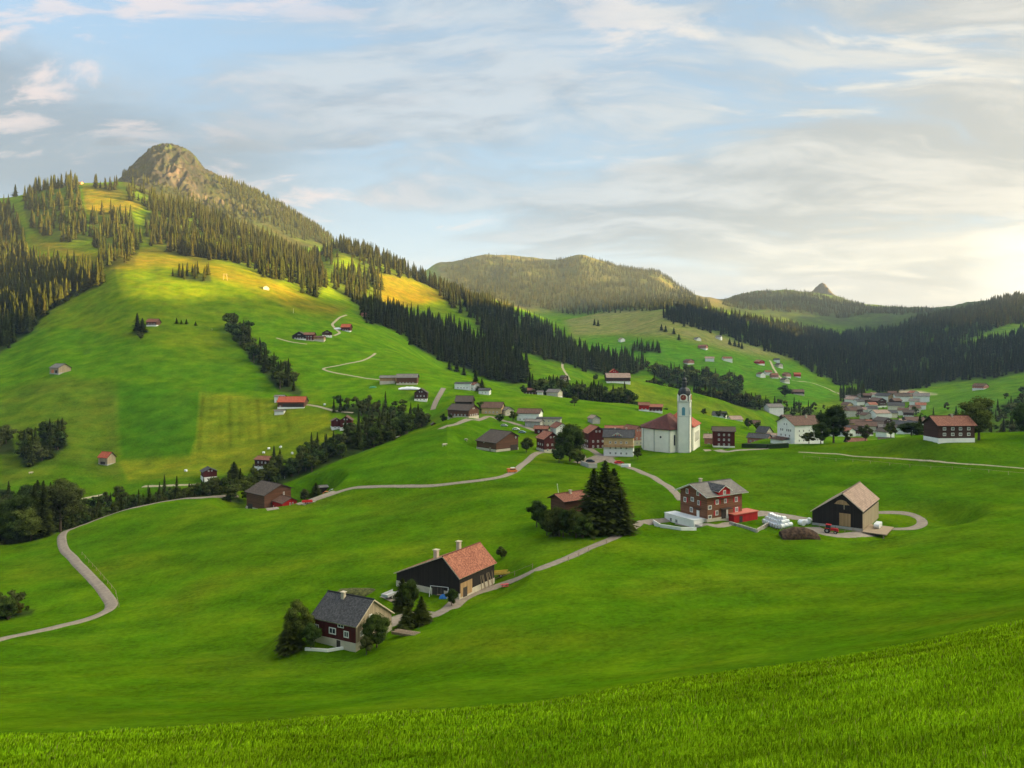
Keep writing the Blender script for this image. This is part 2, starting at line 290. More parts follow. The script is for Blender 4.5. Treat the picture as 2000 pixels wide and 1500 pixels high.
# relief noise: gentle swells in the meadows, rougher mountains, craggy peak
ROCKP = P2("215,375 240,335 262,310 290,282 330,275 370,290 405,325 440,345 520,380 560,405 560,440 480,425 400,400 380,385 340,370 300,362")
RK = softpoly(PXG[None, :] + 0 * PG, PG, ROCKP, 14.0) * ((YG > 1800) & (YG < 2700))
def add_noise():
    global ZG
    w = ss(YG, 40, 110)
    Z = ZG + w * (2.6 * perlin(XG / 85, YG / 85, 1) + 0.9 * perlin(XG / 30, YG / 30, 2) + .30 * perlin(XG / 12, YG / 12, 77) + .13 * perlin(XG / 4.5, YG / 4.5, 78)) + ss(YG, 15, 60) * 0.12 * perlin(XG / 7, YG / 7, 3)
    Z += 0.10 * perlin(XG / 2.3, YG / 2.3, 4) * (1 - ss(YG, 30, 60)) + 0.05 * perlin(XG / 0.8, YG / 0.8, 5) * (1 - ss(YG, 25, 45))
    w2 = ss(YG, 520, 900); Z += w2 * (3.0 * perlin(XG / 150, YG / 150, 6) + 1.3 * perlin(XG / 45, YG / 45, 7))
    Z += w2 * 0.5 * perlin(XG / 16 + YG / 60, YG / 16, 71)
    w3 = ss(YG, 1150, 1700); Z += w3 * (9 * perlin(XG / 260, YG / 260, 8) + 5 * perlin(XG / 90, YG / 90, 9) + 2 * perlin(XG / 30, YG / 30, 10))
    w4 = ss(YG, 2500, 3100); Z += w4 * (26 * (0.5 - np.abs(perlin(XG / 330, YG / 420, 18))) + 12 * perlin(XG / 130, YG / 130, 19) + 9 * (0.5 - np.abs(perlin(XG / 55, YG / 70, 20))))
    r = (0.5 - np.abs(perlin(XG / 34, YG / 60, 11))) * 40 + (0.5 - np.abs(perlin(XG / 15, YG / 30, 12))) * 20 + perlin(XG / 7, YG / 12, 13) * 7 + (0.5 - np.abs(perlin(XG / 9, YG / 9, 14))) * 9
    Z += RK * (r - 22)
    Z += 62 * np.exp(-np.abs((XG - 1766) / 27) ** 2.0 - ((YG - 4200) / 110) ** 2) * (1 + .25 * perlin(XG / 14, YG / 30, 17))
    ZG = Z
add_noise()
IPX = np.arange(len(PXG))
def _idx(X, Y):
    X = np.asarray(X, float); Y = np.maximum(np.asarray(Y, float), 1.21); px = CX + F * X / Y
    c = np.interp(px, PXG, IPX); r = np.interp(np.log(Y), LYG, np.arange(NY)); r = np.clip(r, 0, NY - 1.001); c = np.clip(c, 0, len(PXG) - 1.001); return r, c
def H(X, Y):
    r, c = _idx(X, Y); i = r.astype(int); j = c.astype(int); a = r - i; b = c - j
    return (ZG[i, j] * (1 - a) + ZG[i + 1, j] * a) * (1 - b) + (ZG[i, j + 1] * (1 - a) + ZG[i + 1, j + 1] * a) * b
def PAD(px, Y, rad, py):       # flatten the ground where a building or yard stands
    global ZG
    x0 = Y * (px - CX) / F; z0 = Y * (HZ - py) / F; d = np.hypot(XG - x0, YG - Y); w = 1 - ss(d, rad, rad * 1.9); ZG = ZG * (1 - w) + z0 * w
def ray(px, py, Y): return Vector(((px - CX) / F * Y, Y, (HZ - py) / F * Y))
QY = np.exp(np.linspace(math.log(3), math.log(5500), 6000))
def hit(px, py, near=None, y0=3.0, y1=5500.0):   # where the sight line through (px,py) meets the ground
    z = H(QY * (px - CX) / F, QY); pr = HZ - F * z / QY; d = pr - py
    k = np.where((d[:-1] >= 0) & (d[1:] < 0) & (QY[:-1] >= y0) & (QY[1:] <= y1))[0]
    if len(k) == 0:
        m = (QY >= y0) & (QY <= y1); i = np.argmin(np.where(m, np.abs(d), 1e9)); Y = QY[i]
    else:
        i = k[0] if near is None else k[np.argmin(np.abs(QY[k] - near))]
        t = d[i] / (d[i] - d[i + 1]); Y = QY[i] + t * (QY[i + 1] - QY[i])
    X = Y * (px - CX) / F; return Vector((X, Y, float(H(X, Y))))
for a in [(1388, 226, 10, 1003), (1316, 219, 6, 1028), (1440, 222, 9, 1014), (1505, 222, 9, 1020), (1650, 214, 14, 1034), (1615, 205, 8, 1038), (1745, 216, 13, 1022), (665, 149, 9, 1224), (735, 154, 7, 1204), (865, 176, 12, 1150), (1325, 392, 22, 874.5),
          (545, 322, 16, 994), (556, 309, 6, 1009), (972, 372, 14, 880), (1165, 372, 12, 880), (1208, 366, 9, 888), (1558, 420, 18, 862), (1855, 302, 14, 858), (1412, 400, 9, 872)]: PAD(*a)

# ---------------------------------------------------------------- woods (ground outlines) and field colours
SPR, BRD, MIX = 0, 1, 2
WOODS = [  # name, outline, y range, kind, square metres per tree, height range
 ('dark spruce wood on the left slope', "-250,470 0,500 55,505 110,520 160,530 205,540 200,555 150,575 95,605 60,650 0,690 -250,760", 620, 1100, SPR, 42, (20, 32)),
 ('sunlit spruces at the left edge', "-250,380 0,400 22,405 35,430 50,455 45,500 0,512 -250,500", 880, 1400, SPR, 75, (20, 30)),
 ('sunlit spruces under the summit pasture', "57,372 100,362 152,358 162,400 168,440 172,470 130,474 85,466 55,440 45,400", 1050, 1500, SPR, 115, (20, 32)),
 ('sunlit spruces below the bright pasture', "172,420 215,416 262,424 278,470 262,518 205,522 192,492 180,470", 900, 1400, SPR, 80, (17, 32)),
 ('spruces along the upper ridge', "182,362 240,358 300,384 375,424 330,424 262,400 240,380 185,374", 1200, 1500, SPR, 80, (16, 28)),
 ('sunlit spruces on the upper slope', "275,440 290,398 345,400 405,424 480,452 560,484 625,520 640,555 618,585 560,548 520,558 500,530 430,505 395,515 330,495 278,470", 950, 1500, SPR, 80, (17, 32)),
 ('spruce wood on the ridge below the peak', "420,440 500,462 560,478 640,482 690,478 690,498 650,510 645,530 612,525 560,498 480,470", 1200, 1650, SPR, 110, (18, 28)),
 ('small square spruce planting', "330,538 345,531 408,536 416,553 372,549", 850, 1100, SPR, 40, (12, 17)),
 ('spruce band beside the steep clearing', "648,530 700,522 735,532 742,565 748,612 715,612 690,590 655,570", 850, 1500, SPR, 80, (17, 32)),
 ('spruce wood along the falling ridge', "655,478 760,508 880,568 1000,622 1110,690 1080,700 1020,690 940,640 890,606 850,565 800,545 740,535 690,512", 850, 1600, SPR, 85, (20, 32)),
 ('wood behind the near ridge', "860,560 950,590 1010,610 1080,650 1180,705 1100,705 1000,660 940,620 880,590", 1300, 1850, SPR, 130, (18, 28)),
 ('dark spruce wood above the middle meadow', "705,612 760,602 830,612 852,640 890,640 925,665 985,675 1010,700 1032,745 1000,752 940,735 870,706 835,692 800,672 798,656 760,642 712,628", 700, 1150, SPR, 42, (18, 30)),
 ('dark spruce wood at the foot of the ridge', "930,640 1000,655 1060,680 1130,690 1180,700 1262,712 1262,722 1225,733 1165,730 1110,712 1060,702 1000,672 960,665", 800, 1350, SPR, 60, (18, 30)),
 ('spruce row behind the near crest', "1028,773 1060,772 1120,778 1190,789 1235,795 1235,806 1190,806 1100,796 1040,788", 640, 780, MIX, 30, (15, 24)),
 ('tree belt below the far meadow', "1262,722 1330,716 1380,734 1450,752 1450,772 1380,758 1300,750", 820, 1150, MIX, 42, (14, 22)),
 ('wood in the side valley', "1262,750 1330,765 1400,780 1480,795 1480,812 1400,806 1330,800 1262,780", 820, 1000, MIX, 45, (12, 20)),
 ('trees in the dark hollow', "1440,790 1500,790 1590,800 1600,818 1550,822 1470,808", 830, 1050, MIX, 110, (10, 16)),
 ('short spruce row on the far meadow', "1232,676 1290,682 1290,690 1232,686", 1000, 1500, SPR, 60, (14, 20)),
 ('far dark wood right of the far meadow', "1295,612 1340,604 1400,612 1500,630 1600,645 1660,650 1680,700 1690,752 1640,752 1590,730 1545,700 1490,682 1400,652 1300,625", 1050, 2300, SPR, 85, (17, 27)),
 ('far wood filling the valley side', "1650,650 1750,645 1800,622 1850,612 1920,598 1945,588 1985,582 2350,560 2350,640 2100,625 2000,632 1960,636 1900,660 1880,668 1800,690 1700,700", 1300, 2850, SPR, 95, (17, 27)),
 ('lower far wood on the valley side', "1660,690 1790,690 1890,672 1960,668 2000,645 2350,630 2350,720 2000,728 1930,738 1850,745 1780,762 1735,768 1690,760", 1000, 2300, SPR, 80, (17, 27)),
 ('wood under the rock peak', "225,345 262,352 300,366 380,398 470,428 560,448 640,474 620,440 560,408 520,384 470,362 440,352 415,345 440,380 470,400 400,392 340,372 290,356 240,338", 1500, 2400, SPR, 120, (14, 24)),
 ('ridge wood right of the peak', "440,356 520,384 600,434 660,472 640,480 560,462 520,430 450,385", 1700, 2400, SPR, 130, (14, 24)),
 ('haze covered wood on the far mountain', "862,530 900,522 960,512 1060,522 1135,512 1200,525 1280,545 1300,560 1390,600 1300,606 1200,610 1120,616 1040,600 980,590 900,560", 1900, 3800, SPR, 230, (15, 26)),
 ('crest trees of the far mountain', "880,515 950,502 1010,507 1060,513 1110,507 1135,502 1215,522 1290,533 1360,580 1350,590 1280,545 1200,528 1130,512 1050,520 950,510", 3300, 3700, SPR, 260, (16, 24)),
 ('woods on the pinnacle ridge', "1395,600 1450,578 1490,571 1540,570 1590,575 1640,584 1700,602 1790,606 1860,608 1900,618 1700,650 1500,632", 2800, 4400, SPR, 260, (16, 24)),
 ('mixed trees in the creek ravine', "462,985 520,958 560,945 640,908 690,890 760,862 812,836 832,836 838,826 800,815 760,815 745,828 700,850 650,868 610,880 580,900 560,918 520,930 500,945", 395, 520, MIX, 20, (10, 18)),
 ('mixed trees behind the creek chalets', "640,800 690,792 760,800 815,812 835,828 800,830 760,820 720,815 680,812", 500, 600, MIX, 32, (9, 16)),
 ('dark strip of trees climbing the slope', "442,640 468,645 492,672 510,700 545,728 592,765 585,775 545,765 520,735 488,700 462,670", 560, 900, MIX, 34, (14, 24)),
 ('tall mixed trees along the left creek', "-200,1005 0,1000 60,1000 130,990 150,1010 135,1030 60,1055 0,1072 -200,1100", 290, 420, MIX, 26, (17, 27)),
 ('low trees along the creek', "130,1000 200,985 300,965 380,962 450,955 480,985 400,988 330,1000 250,1020 180,1040 140,1055", 325, 430, MIX, 20, (6, 12)),
 ('trees in the steep gully on the left', "40,905 52,880 75,868 90,850 110,840 128,850 132,870 110,888 90,895 55,915", 450, 600, MIX, 32, (12, 22)),
 ('trees at the left edge of the gully', "-150,870 0,858 25,858 30,885 -150,900", 450, 600, MIX, 34, (12, 20)),
 ('bushes at the lower left edge', "-120,1175 0,1188 40,1192 70,1190 62,1200 0,1212 -120,1215", 170, 230, BRD, 5, (3, 8)),
 ('scattered trees on the right slope', "1900,830 1940,800 2000,770 2250,745 2250,880 2000,870 1930,860", 450, 1000, MIX, 150, (9, 16)),
 ('trees along the village edge', "1740,800 1830,800 1900,805 1900,825 1800,828 1740,815", 600, 1000, MIX, 260, (8, 13)),
 ('trees between the village houses', "1600,800 1650,790 1700,785 1800,785 1810,835 1700,835 1610,825", 500, 1050, BRD, 260, (5, 9)),
 ('wood on the knoll above the village', "1640,768 1690,765 1690,792 1655,790", 1000, 1250, SPR, 90, (14, 20)),
]
WOODS = [(n, P2(p), a, b, k, d, h) for n, p, a, b, k, d, h in WOODS]
FIELDS = [  # outline, softness px, distance range, base colour, weight
 ("-700,300 700,470 900,560 900,640 700,600 640,590 560,640 470,655 430,700 330,690 200,660 60,655 -700,700", 22, 600, 1700, (.108, .152, .005), 0.6),
 ("60,460 200,500 300,480 520,540 620,590 680,600 650,620 560,600 480,560 330,520 210,530 60,480", 8, 600, 1700, (.135, .120, .010), 0.8),
 ("160,360 220,362 290,405 240,418 170,420", 4, 900, 1600, (.145, .135, .010), 0.9),
 ("730,530 800,545 880,575 870,585 800,600 735,590", 5, 900, 1700, (.115, .098, .008), 0.9),
 ("228,745 390,765 380,860 370,890 240,896 232,830", 3.5, 400, 700, (.045, .135, .003), 0.75),
 ("0,640 130,640 230,655 340,690 420,720 540,760 540,775 390,762 228,742 0,740", 4, 400, 800, (.068, .158, .003), 0.85),
 ("390,765 540,780 560,795 640,800 655,850 590,900 520,905 480,925 250,940 232,900 370,892 385,850", 4, 380, 650, (.150, .195, .009), 0.95),
 ("0,760 130,735 228,745 232,900 240,938 130,905 60,930 0,960", 8, 380, 700, (.085, .130, .010), 0.8),
 ("440,600 640,640 840,660 960,740 1000,770 900,760 830,790 640,770 560,760 500,680", 10, 450, 1000, (.080, .180, .003), 0.7),
 ("1100,620 1200,600 1310,602 1400,650 1500,680 1550,700 1500,700 1400,680 1330,660 1200,655 1120,660", 8, 1100, 2200, (.17, .175, .06), 0.85),
 ("1130,655 1250,660 1400,685 1540,710 1640,775 1560,800 1480,760 1330,730 1170,720", 8, 900, 1500, (.055, .175, .012), 0.6),
 ("1235,740 1300,770 1400,790 1480,815 1440,820 1300,800 1200,785 1180,765", 10, 620, 1000, (.13, .18, .010), 0.8),
 ("1360,805 1480,790 1540,800 1640,780 1650,790 1600,820 1530,825", 4, 880, 1250, (.12, .185, .01), 0.8),
 ("1780,785 1850,770 1900,752 2000,735 2100,720 2100,800 1900,815 1800,800", 8, 600, 1400, (.07, .16, .02), 0.7),
 ("1380,880 1700,870 2000,870 2000,990 1700,1000 1500,990 1300,1010 1230,900", 20, 150, 420, (.055, .140, .003), 0.5),
 ("560,950 840,840 1000,800 1020,880 900,930 700,945", 12, 260, 520, (.065, .175, .003), 0.6),
 ("215,380 240,335 262,305 290,275 330,270 375,285 410,320 445,340 520,380 560,405 560,445 400,420 300,385", 6, 1700, 2700, (.020, .023, .011), 0.97),
 ("230,330 400,370 560,430 660,480 560,490 480,450 400,425 300,400 240,362", 6, 1380, 2600, (.034, .040, .015), 0.95),
 ("1380,560 1560,560 1720,595 2300,540 2300,640 1950,640 1700,650 1500,630 1380,605", 12, 1900, 5400, (.035, .050, .022), 0.85),
 ("1700,690 1800,680 1950,640 2300,610 2300,740 1900,745 1700,765", 14, 1200, 2300, (.045, .07, .02), 0.6),
 ("1885,668 1925,648 1965,636 2000,634 2100,626 2100,652 2000,656 1960,662 1915,672", 4, 1200, 2600, (.09, .17, .02), 0.9),
 ("820,440 1420,440 1420,600 1000,610 860,560", 12, 2300, 4500, (.075, .075, .035), 0.95),
 ("1735,762 1760,760 1800,765 1830,770 1780,773 1740,772", 2.5, 1000, 1400, (.42, .36, .30), 0.9),
]
def build_terrain():
    PYV = HZ - F * ZG / YG; PXV = PXG[None, :] + 0 * PYV
    base = np.array((.074, .165, .003)); T = np.zeros(ZG.shape + (3,)) + base
    n = perlin(XG / 60, YG / 45, 21)[..., None]; n2 = perlin(XG / 17, YG / 13, 22)[..., None]
    T = T * (1 + 0.22 * n + 0.13 * n2) * np.array([1, 1, 1])
    T = T + np.clip(perlin(XG / 34, YG / 28, 23)[..., None] * 1.6, 0, 1) * np.array((.035, .012, .003)) * ss(YG, 50, 90)[..., None]
    for p, soft, a, b, c, w in FIELDS:
        p = P2(p); xs = [q[0] for q in p]
        j0, j1 = np.searchsorted(PXG, min(xs) - 40), np.searchsorted(PXG, max(xs) + 40)
        i0, i1 = np.searchsorted(YG[:, 0], a), np.searchsorted(YG[:, 0], b)
        k = softpoly(PXV[i0:i1, j0:j1], PYV[i0:i1, j0:j1], p, soft)[..., None] * w
        k = np.clip(k * (1 + 0.5 * n[i0:i1, j0:j1]), 0, 1)
        T[i0:i1, j0:j1] = T[i0:i1, j0:j1] * (1 - k) + np.array(c) * (1 + 0.25 * n2[i0:i1, j0:j1]) * k
    # mown swathes in the yellow field
    i0, i1 = np.searchsorted(YG[:, 0], 380), np.searchsorted(YG[:, 0], 650)
    k = softpoly(PXV[i0:i1], PYV[i0:i1], P2("392,768 540,782 600,800 560,850 480,870 380,880"), 3)
    s_ = XG[i0:i1] + 0.385 * YG[i0:i1]; st = 0.6 * (0.5 + 0.5 * np.sin(s_ / 1.1 + 1.2 * perlin(XG[i0:i1] / 30, YG[i0:i1] / 60, 31))) ** 2 + 0.9 * (0.5 + 0.5 * np.sin(s_ / 3.3 + 1)) ** 10
    T[i0:i1] *= (1 - 0.20 * (k * st))[..., None] + 0.0
    # lanes of tractor wheels and scattered bare patches on the grazed slopes
    gz = ss(YG, 600, 800) * (1 - ss(YG, 1650, 1900)); tr = np.clip(perlin(XG / 11, YG / 5, 41) * 2 - 0.3, 0, 1) * gz
    T = T * (1 - 0.35 * tr[..., None]) + np.array((.07, .05, .02)) * 0.35 * tr[..., None]
    # dark litter under the woods
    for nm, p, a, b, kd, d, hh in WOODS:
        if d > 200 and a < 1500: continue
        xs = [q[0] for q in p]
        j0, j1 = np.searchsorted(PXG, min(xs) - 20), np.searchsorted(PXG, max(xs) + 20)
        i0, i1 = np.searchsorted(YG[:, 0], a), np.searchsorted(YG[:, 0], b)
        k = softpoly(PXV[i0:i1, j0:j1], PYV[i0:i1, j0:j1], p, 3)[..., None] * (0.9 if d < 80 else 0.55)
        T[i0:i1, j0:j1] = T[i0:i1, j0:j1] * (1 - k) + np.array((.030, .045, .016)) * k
    # rock of the peak: bare walls with grass on the ledges
    sl = np.abs(np.gradient(ZG, axis=1) / np.maximum(np.gradient(XG, axis=1), 1e-3))
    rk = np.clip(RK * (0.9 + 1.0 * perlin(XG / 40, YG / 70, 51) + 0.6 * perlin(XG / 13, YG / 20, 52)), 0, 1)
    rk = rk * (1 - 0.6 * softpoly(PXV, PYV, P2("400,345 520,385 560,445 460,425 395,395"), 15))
    rc = np.array((.021, .023, .027))[None, None] * (1 + 0.5 * perlin(XG / 20, YG / 35, 53) + 0.4 * perlin(XG / 7, YG / 10, 54))[..., None]  # rock colour darkened to stand in for cloud shade on the peak
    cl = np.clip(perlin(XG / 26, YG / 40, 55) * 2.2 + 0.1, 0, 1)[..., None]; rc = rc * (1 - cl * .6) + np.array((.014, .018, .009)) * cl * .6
    lw = softpoly(PXV, PYV, P2("330,312 352,318 372,350 388,385 372,388 340,362 325,335"), 5)[..., None]  # paler streak down the rock, sunlight put into its colour
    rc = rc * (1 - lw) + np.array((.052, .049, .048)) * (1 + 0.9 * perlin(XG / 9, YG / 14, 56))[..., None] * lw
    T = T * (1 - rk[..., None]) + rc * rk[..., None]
    band = softpoly(PXV, PYV, P2("355,378 400,378 450,392 520,412 520,420 440,405 365,392"), 3) * (YG > 1700) * (YG < 2500) * np.clip(perlin(XG / 14, YG / 14, 57) * 3 + .3, 0, 1)
    T = T * (1 - band[..., None]) + np.array((.06, .055, .047)) * band[..., None]
    pin = np.clip(np.exp(-np.abs((XG - 1766) / 44) ** 3.0 - ((YG - 4200) / 130) ** 2) * 2.5, 0, 1); T = T * (1 - pin[..., None]) + np.array((.075, .07, .055)) * pin[..., None]
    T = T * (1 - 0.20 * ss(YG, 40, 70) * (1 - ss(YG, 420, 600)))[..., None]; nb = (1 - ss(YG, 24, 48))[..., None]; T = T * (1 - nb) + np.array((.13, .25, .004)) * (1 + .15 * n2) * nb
    T = np.clip(T, 0.002, 0.9)
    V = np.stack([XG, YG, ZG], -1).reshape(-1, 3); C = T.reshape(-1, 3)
    ny, nx = ZG.shape; idx = np.arange(ny * nx).reshape(ny, nx)
    Q = np.stack([idx[:-1, :-1], idx[:-1, 1:], idx[1:, 1:], idx[1:, :-1]], -1).reshape(-1, 4)
    Q = Q[(np.abs(V[Q[:, 0], 0]) < 3450) & (np.abs(V[Q[:, 1], 0]) < 3450) & (V[Q[:, 2], 1] < 5600)]
    m, g, bs, out = new_mat('meadow_ground')
    at = g.node('ShaderNodeAttribute', attribute_name='tint'); geo = g.node('ShaderNodeNewGeometry'); pos = geo.outputs['Position']
    n1 = g.noise(g.mapping(pos, (1, 1, 1)), 0.09, 6, 0.62); n2 = g.noise(pos, 0.9, 5, 0.65); n3 = g.noise(pos, 7.0, 4, 0.7); n4 = g.noise(g.mapping(pos, (1.0, 1.6, 1), (0, 0, R(20))), 0.05, 7, 0.68)
    f = g.math('ADD', g.math('ADD', g.math('MULTIPLY', n1, 0.35), g.math('MULTIPLY', n2, 0.42)), g.math('ADD', g.math('MULTIPLY', n3, 0.34), g.math('MULTIPLY', n4, 0.30)))
    v = g.ramp(f, 0.56, 0.84, 0.54, 1.44, False)
    vm = g.node('ShaderNodeVectorMath', operation='SCALE'); g.link(at.outputs['Color'], vm.inputs[0]); g.link(v, vm.inputs['Scale'])
    hue = g.mix(g.ramp(n4, 0.35, 0.7), (0.86, 1.0, 0.9), (1.24, 1.02, 1.0))
    g.set(bs.inputs['Base Color'], g.mix(1.0, vm.outputs[0], hue, 'MULTIPLY')); bs.inputs['Roughness'].default_value = 0.95; bs.inputs['Specular IOR Level'].default_value = 0.0
    bs.inputs['Sheen Weight'].default_value = 0.0
    b = g.node('ShaderNodeBump'); b.inputs['Strength'].default_value = 0.6; b.inputs['Distance'].default_value = 0.4
    g.link(g.math('ADD', n2, g.math('MULTIPLY', n3, 0.35)), b.inputs['Height']); g.link(b.outputs[0], bs.inputs['Normal'])
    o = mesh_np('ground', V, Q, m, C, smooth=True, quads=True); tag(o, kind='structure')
    # the hill the viewer stands on, behind and beside the first metres
    xs = np.linspace(-60, 60, 61); ys = np.linspace(-70, 1.3, 50); gx, gy = np.meshgrid(xs, ys)
    edge = H(np.clip(gx, -1.2 * 2.4, 1.2 * 2.4) * 0 + np.clip(gx, -2.9, 2.9), np.full_like(gx, 1.25))
    gz = edge - (gy - 1.25) * 0.42 + 0.0 * gx - np.where(gx > 2.9, -(gx - 2.9) * 0.10, (gx + 2.9) * -0.02 * (gx < -2.9)); gz = gz - 0.004 + 0.2 * perlin(gx / 9, gy / 9, 61) * ss(1.3 - gy, 0, 5)
    gz = np.where(gy > -6, gz, gz - 0.25 * (-6 - gy) * 1.0)
    idx = np.arange(gx.size).reshape(gx.shape); Q = np.stack([idx[:-1, :-1], idx[:-1, 1:], idx[1:, 1:], idx[1:, :-1]], -1).reshape(-1, 4)
    o = mesh_np('hillside', np.stack([gx, gy, gz], -1).reshape(-1, 3), Q, m, np.tile(np.array((.056, .158, .007)), (gx.size, 1)), smooth=True, quads=True); tag(o, kind='structure')
build_terrain()
def sun_blocker_ridge():      # added ridge, out of view, shaped to keep the low sun off the meadows
    xs = np.linspace(1350, 2900, 60); ys = np.linspace(-1400, 1750, 90); gx, gy = np.meshgrid(xs, ys)
    top = 302 + 14 * perlin(gy / 300, gy * 0, 80); t = np.clip((gx - 1350) / 650, 0, 1); u = np.clip((gx - 2000) / 900, 0, 1)
    z = -60 + (top + 60) * (t * t * (3 - 2 * t)) - u * 160 + 7 * perlin(gx / 120, gy / 120, 81); z = z - 300 * ss(gy, 1500, 1750) - 120 * ss(-gy, 1100, 1400)
    idx = np.arange(gx.size).reshape(gx.shape); Q = np.stack([idx[:-1, :-1], idx[:-1, 1:], idx[1:, 1:], idx[1:, :-1]], -1).reshape(-1, 4)
    o = mesh_np('unseen_sun_blocker', np.stack([gx, gy, z], -1).reshape(-1, 3), Q, bpy.data.materials['meadow_ground'], np.tile(np.array((.045, .10, .012)), (gx.size, 1)), smooth=True, quads=True); tag(o, kind='structure')
sun_blocker_ridge()

# ---------------------------------------------------------------- lanes
def mat_road(name, c, edge=(.10, .10, .05)):
    m, g, bs, out = new_mat(name)
    uv = g.node('ShaderNodeUVMap'); uv.uv_map = 'UVMap'; sep = g.node('ShaderNodeSeparateXYZ'); g.link(uv.outputs[0], sep.inputs[0])
    geo = g.node('ShaderNodeNewGeometry'); n = g.noise(geo.outputs['Position'], 0.8, 6, 0.65); n2 = g.noise(geo.outputs['Position'], 4.0, 4, 0.7)
    col = g.mix(g.ramp(n, 0.3, 0.7), tuple(v * .8 for v in c), tuple(v * 1.15 for v in c)); col = g.mix(g.ramp(n2, 0.55, 0.75, 0, 0.5), col, tuple(v * .6 for v in c))
    e = g.math('ABSOLUTE', g.math('SUBTRACT', sep.outputs[0], 0.5)); e = g.math('ADD', e, g.math('MULTIPLY', g.math('SUBTRACT', n2, 0.35), 0.30))
    col = g.mix(g.ramp(e, 0.49, 0.57), col, edge)
    g.set(bs.inputs['Base Color'], col); bs.inputs['Roughness'].default_value = 0.9; return m
M_ROAD = mat_road('lane_asphalt', (.24, .20, .165)); M_TRACK = mat_road('gravel_track', (.33, .29, .20)); M_YARD = mat_road('yard_concrete', (.27, .23, .19))
def catmull(P, step):
    P = [P[0] * 2 - P[1]] + P + [P[-1] * 2 - P[-2]]; out = []
    for i in range(1, len(P) - 2):
        p0, p1, p2, p3 = P[i - 1:i + 3]; n = max(2, int((p2 - p1).length / step))
        for k in range(n):
            t = k / n; out.append(0.5 * ((2 * p1) + (p2 - p0) * t + (2 * p0 - 5 * p1 + 4 * p2 - p3) * t * t + (3 * p1 - p0 - 3 * p2 + p3) * t ** 3))
    out.append(P[-2].copy()); return out
def ribbon(name, pts, width, mat, off=0.06, step=1.5, kind='structure'):
    c = catmull([Vector((p[0], p[1])) for p in pts], step); V = []; UV = []; s = 0
    m = 7
    for i, p in enumerate(c):
        t = (c[min(i + 1, len(c) - 1)] - c[max(i - 1, 0)]); t.normalize(); nrm = Vector((t.y, -t.x))
        w = width(i / (len(c) - 1)) if callable(width) else width
        if i: s += (p - c[i - 1]).length
        for k in range(m):
            u = k / (m - 1) - 0.5; q = p + nrm * u * w; e = 1 - abs(u) * 2
            V.append((q.x, q.y, 0)); UV.append((u + 0.5, s / 3))
    V = np.array(V); n = len(c); z = H(V[:, 0], V[:, 1]).reshape(n, m)
    zc = z.max(axis=1, keepdims=True) * 0.35 + z.mean(axis=1, keepdims=True) * 0.65
    z = z * .8 + z.mean(axis=1, keepdims=True) * .2 + off + .04; z[:, 0] -= off * 2; z[:, -1] -= off * 2; V[:, 2] = z.ravel()
    idx = np.arange(n * m).reshape(n, m); Q = np.stack([idx[:-1, :-1], idx[:-1, 1:], idx[1:, 1:], idx[1:, :-1]], -1).reshape(-1, 4)
    o = mesh_np(name, V, Q, mat, smooth=True, quads=True); uvl = o.data.uv_layers.new(name='UVMap'); UV = np.array(UV, np.float32)
    uvl.data.foreach_set('uv', UV[Q.ravel()].ravel()); tag(o, kind=kind); return o
def road(name, px, width, mat=M_ROAD, near=None, off=0.06, y0=3, y1=5000, step=1.5):
    return ribbon(name, [hit(x, y, near, y0, y1) for x, y in P2(px)], width, mat, off, step)
road('road', "-60,1268 0,1250 60,1237 120,1223 175,1209 205,1196 218,1183 208,1163 172,1122 138,1086 122,1062 126,1040 158,1016 205,998 270,984 340,977 400,972 462,967", 3.6, y1=345, off=.25)
road('road', "590,986 640,968 690,953 740,950 800,949 860,947 920,940 975,932 1005,920 1025,904 1040,890 1070,880 1100,872", 3.4, y1=420)
road('road', "838,1205 862,1196 890,1178 915,1162 945,1152 985,1140 1050,1112 1130,1080 1195,1052 1235,1031 1265,1020 1300,1016 1322,1012", lambda t: 4.6 - 1.6 * min(1, t * 3), y1=260)
road('road', "1332,978 1322,966 1308,952 1285,938 1255,923 1225,912 1200,903", 3.2, y1=420)
road('path', "1560,883 1620,886 1700,893 1780,898 1860,904 1930,909 2010,916 2120,925", 1.3, M_TRACK, y1=340)
road('path', "1240,1027 1225,1023 1210,1022", 2.4, M_TRACK, y1=260)
road('road', "1462,1006 1490,1003 1530,1008 1565,1013 1590,1016", 5.0, M_YARD, y1=260)
road('road', "1712,1001 1745,1001 1775,1004 1797,1013 1800,1024 1780,1032 1745,1033 1715,1032 1690,1031", 3.0, y1=260)
road('yard', "1585,1030 1610,1040 1650,1046 1700,1040", 5.5, M_YARD, y1=260)
road('yard', "1325,1022 1360,1026 1400,1027 1432,1022", 4.0, M_YARD, y1=260)
road('track', "677,615 655,627 649,634 655,642 663,650 652,656", 3.0, M_TRACK, y0=500, y1=1200)
road('track', "733,690 725,696 700,706 660,714 634,719 636,723 665,730 700,736 735,741 760,745", 2.6, M_TRACK, y0=450, y1=1200)
road('track', "866,758 858,772 850,788 846,800", 4.5, M_ROAD, y0=400, y1=1000)
road('road', "860,838 905,822 950,814 985,822 1020,832 1050,842 1075,850", 4.5, M_ROAD, y0=380, y1=640)
road('road', "1503,704 1508,714 1516,728 1528,742", 5, M_TRACK, y0=900, y1=1700)
road('road', "1545,742 1565,745 1590,749 1612,757 1630,766 1645,774 1655,782", 5, M_TRACK, y0=900, y1=1700)
road('track', "1108,695 1101,705 1098,716 1104,728 1112,742", 4, M_TRACK, y0=800, y1=1700)
road('track', "600,790 630,796 660,803 690,806", 3.0, M_TRACK, y0=450, y1=700)
road('track', "540,660 570,668 600,672", 2.4, M_TRACK, y0=500, y1=1000)
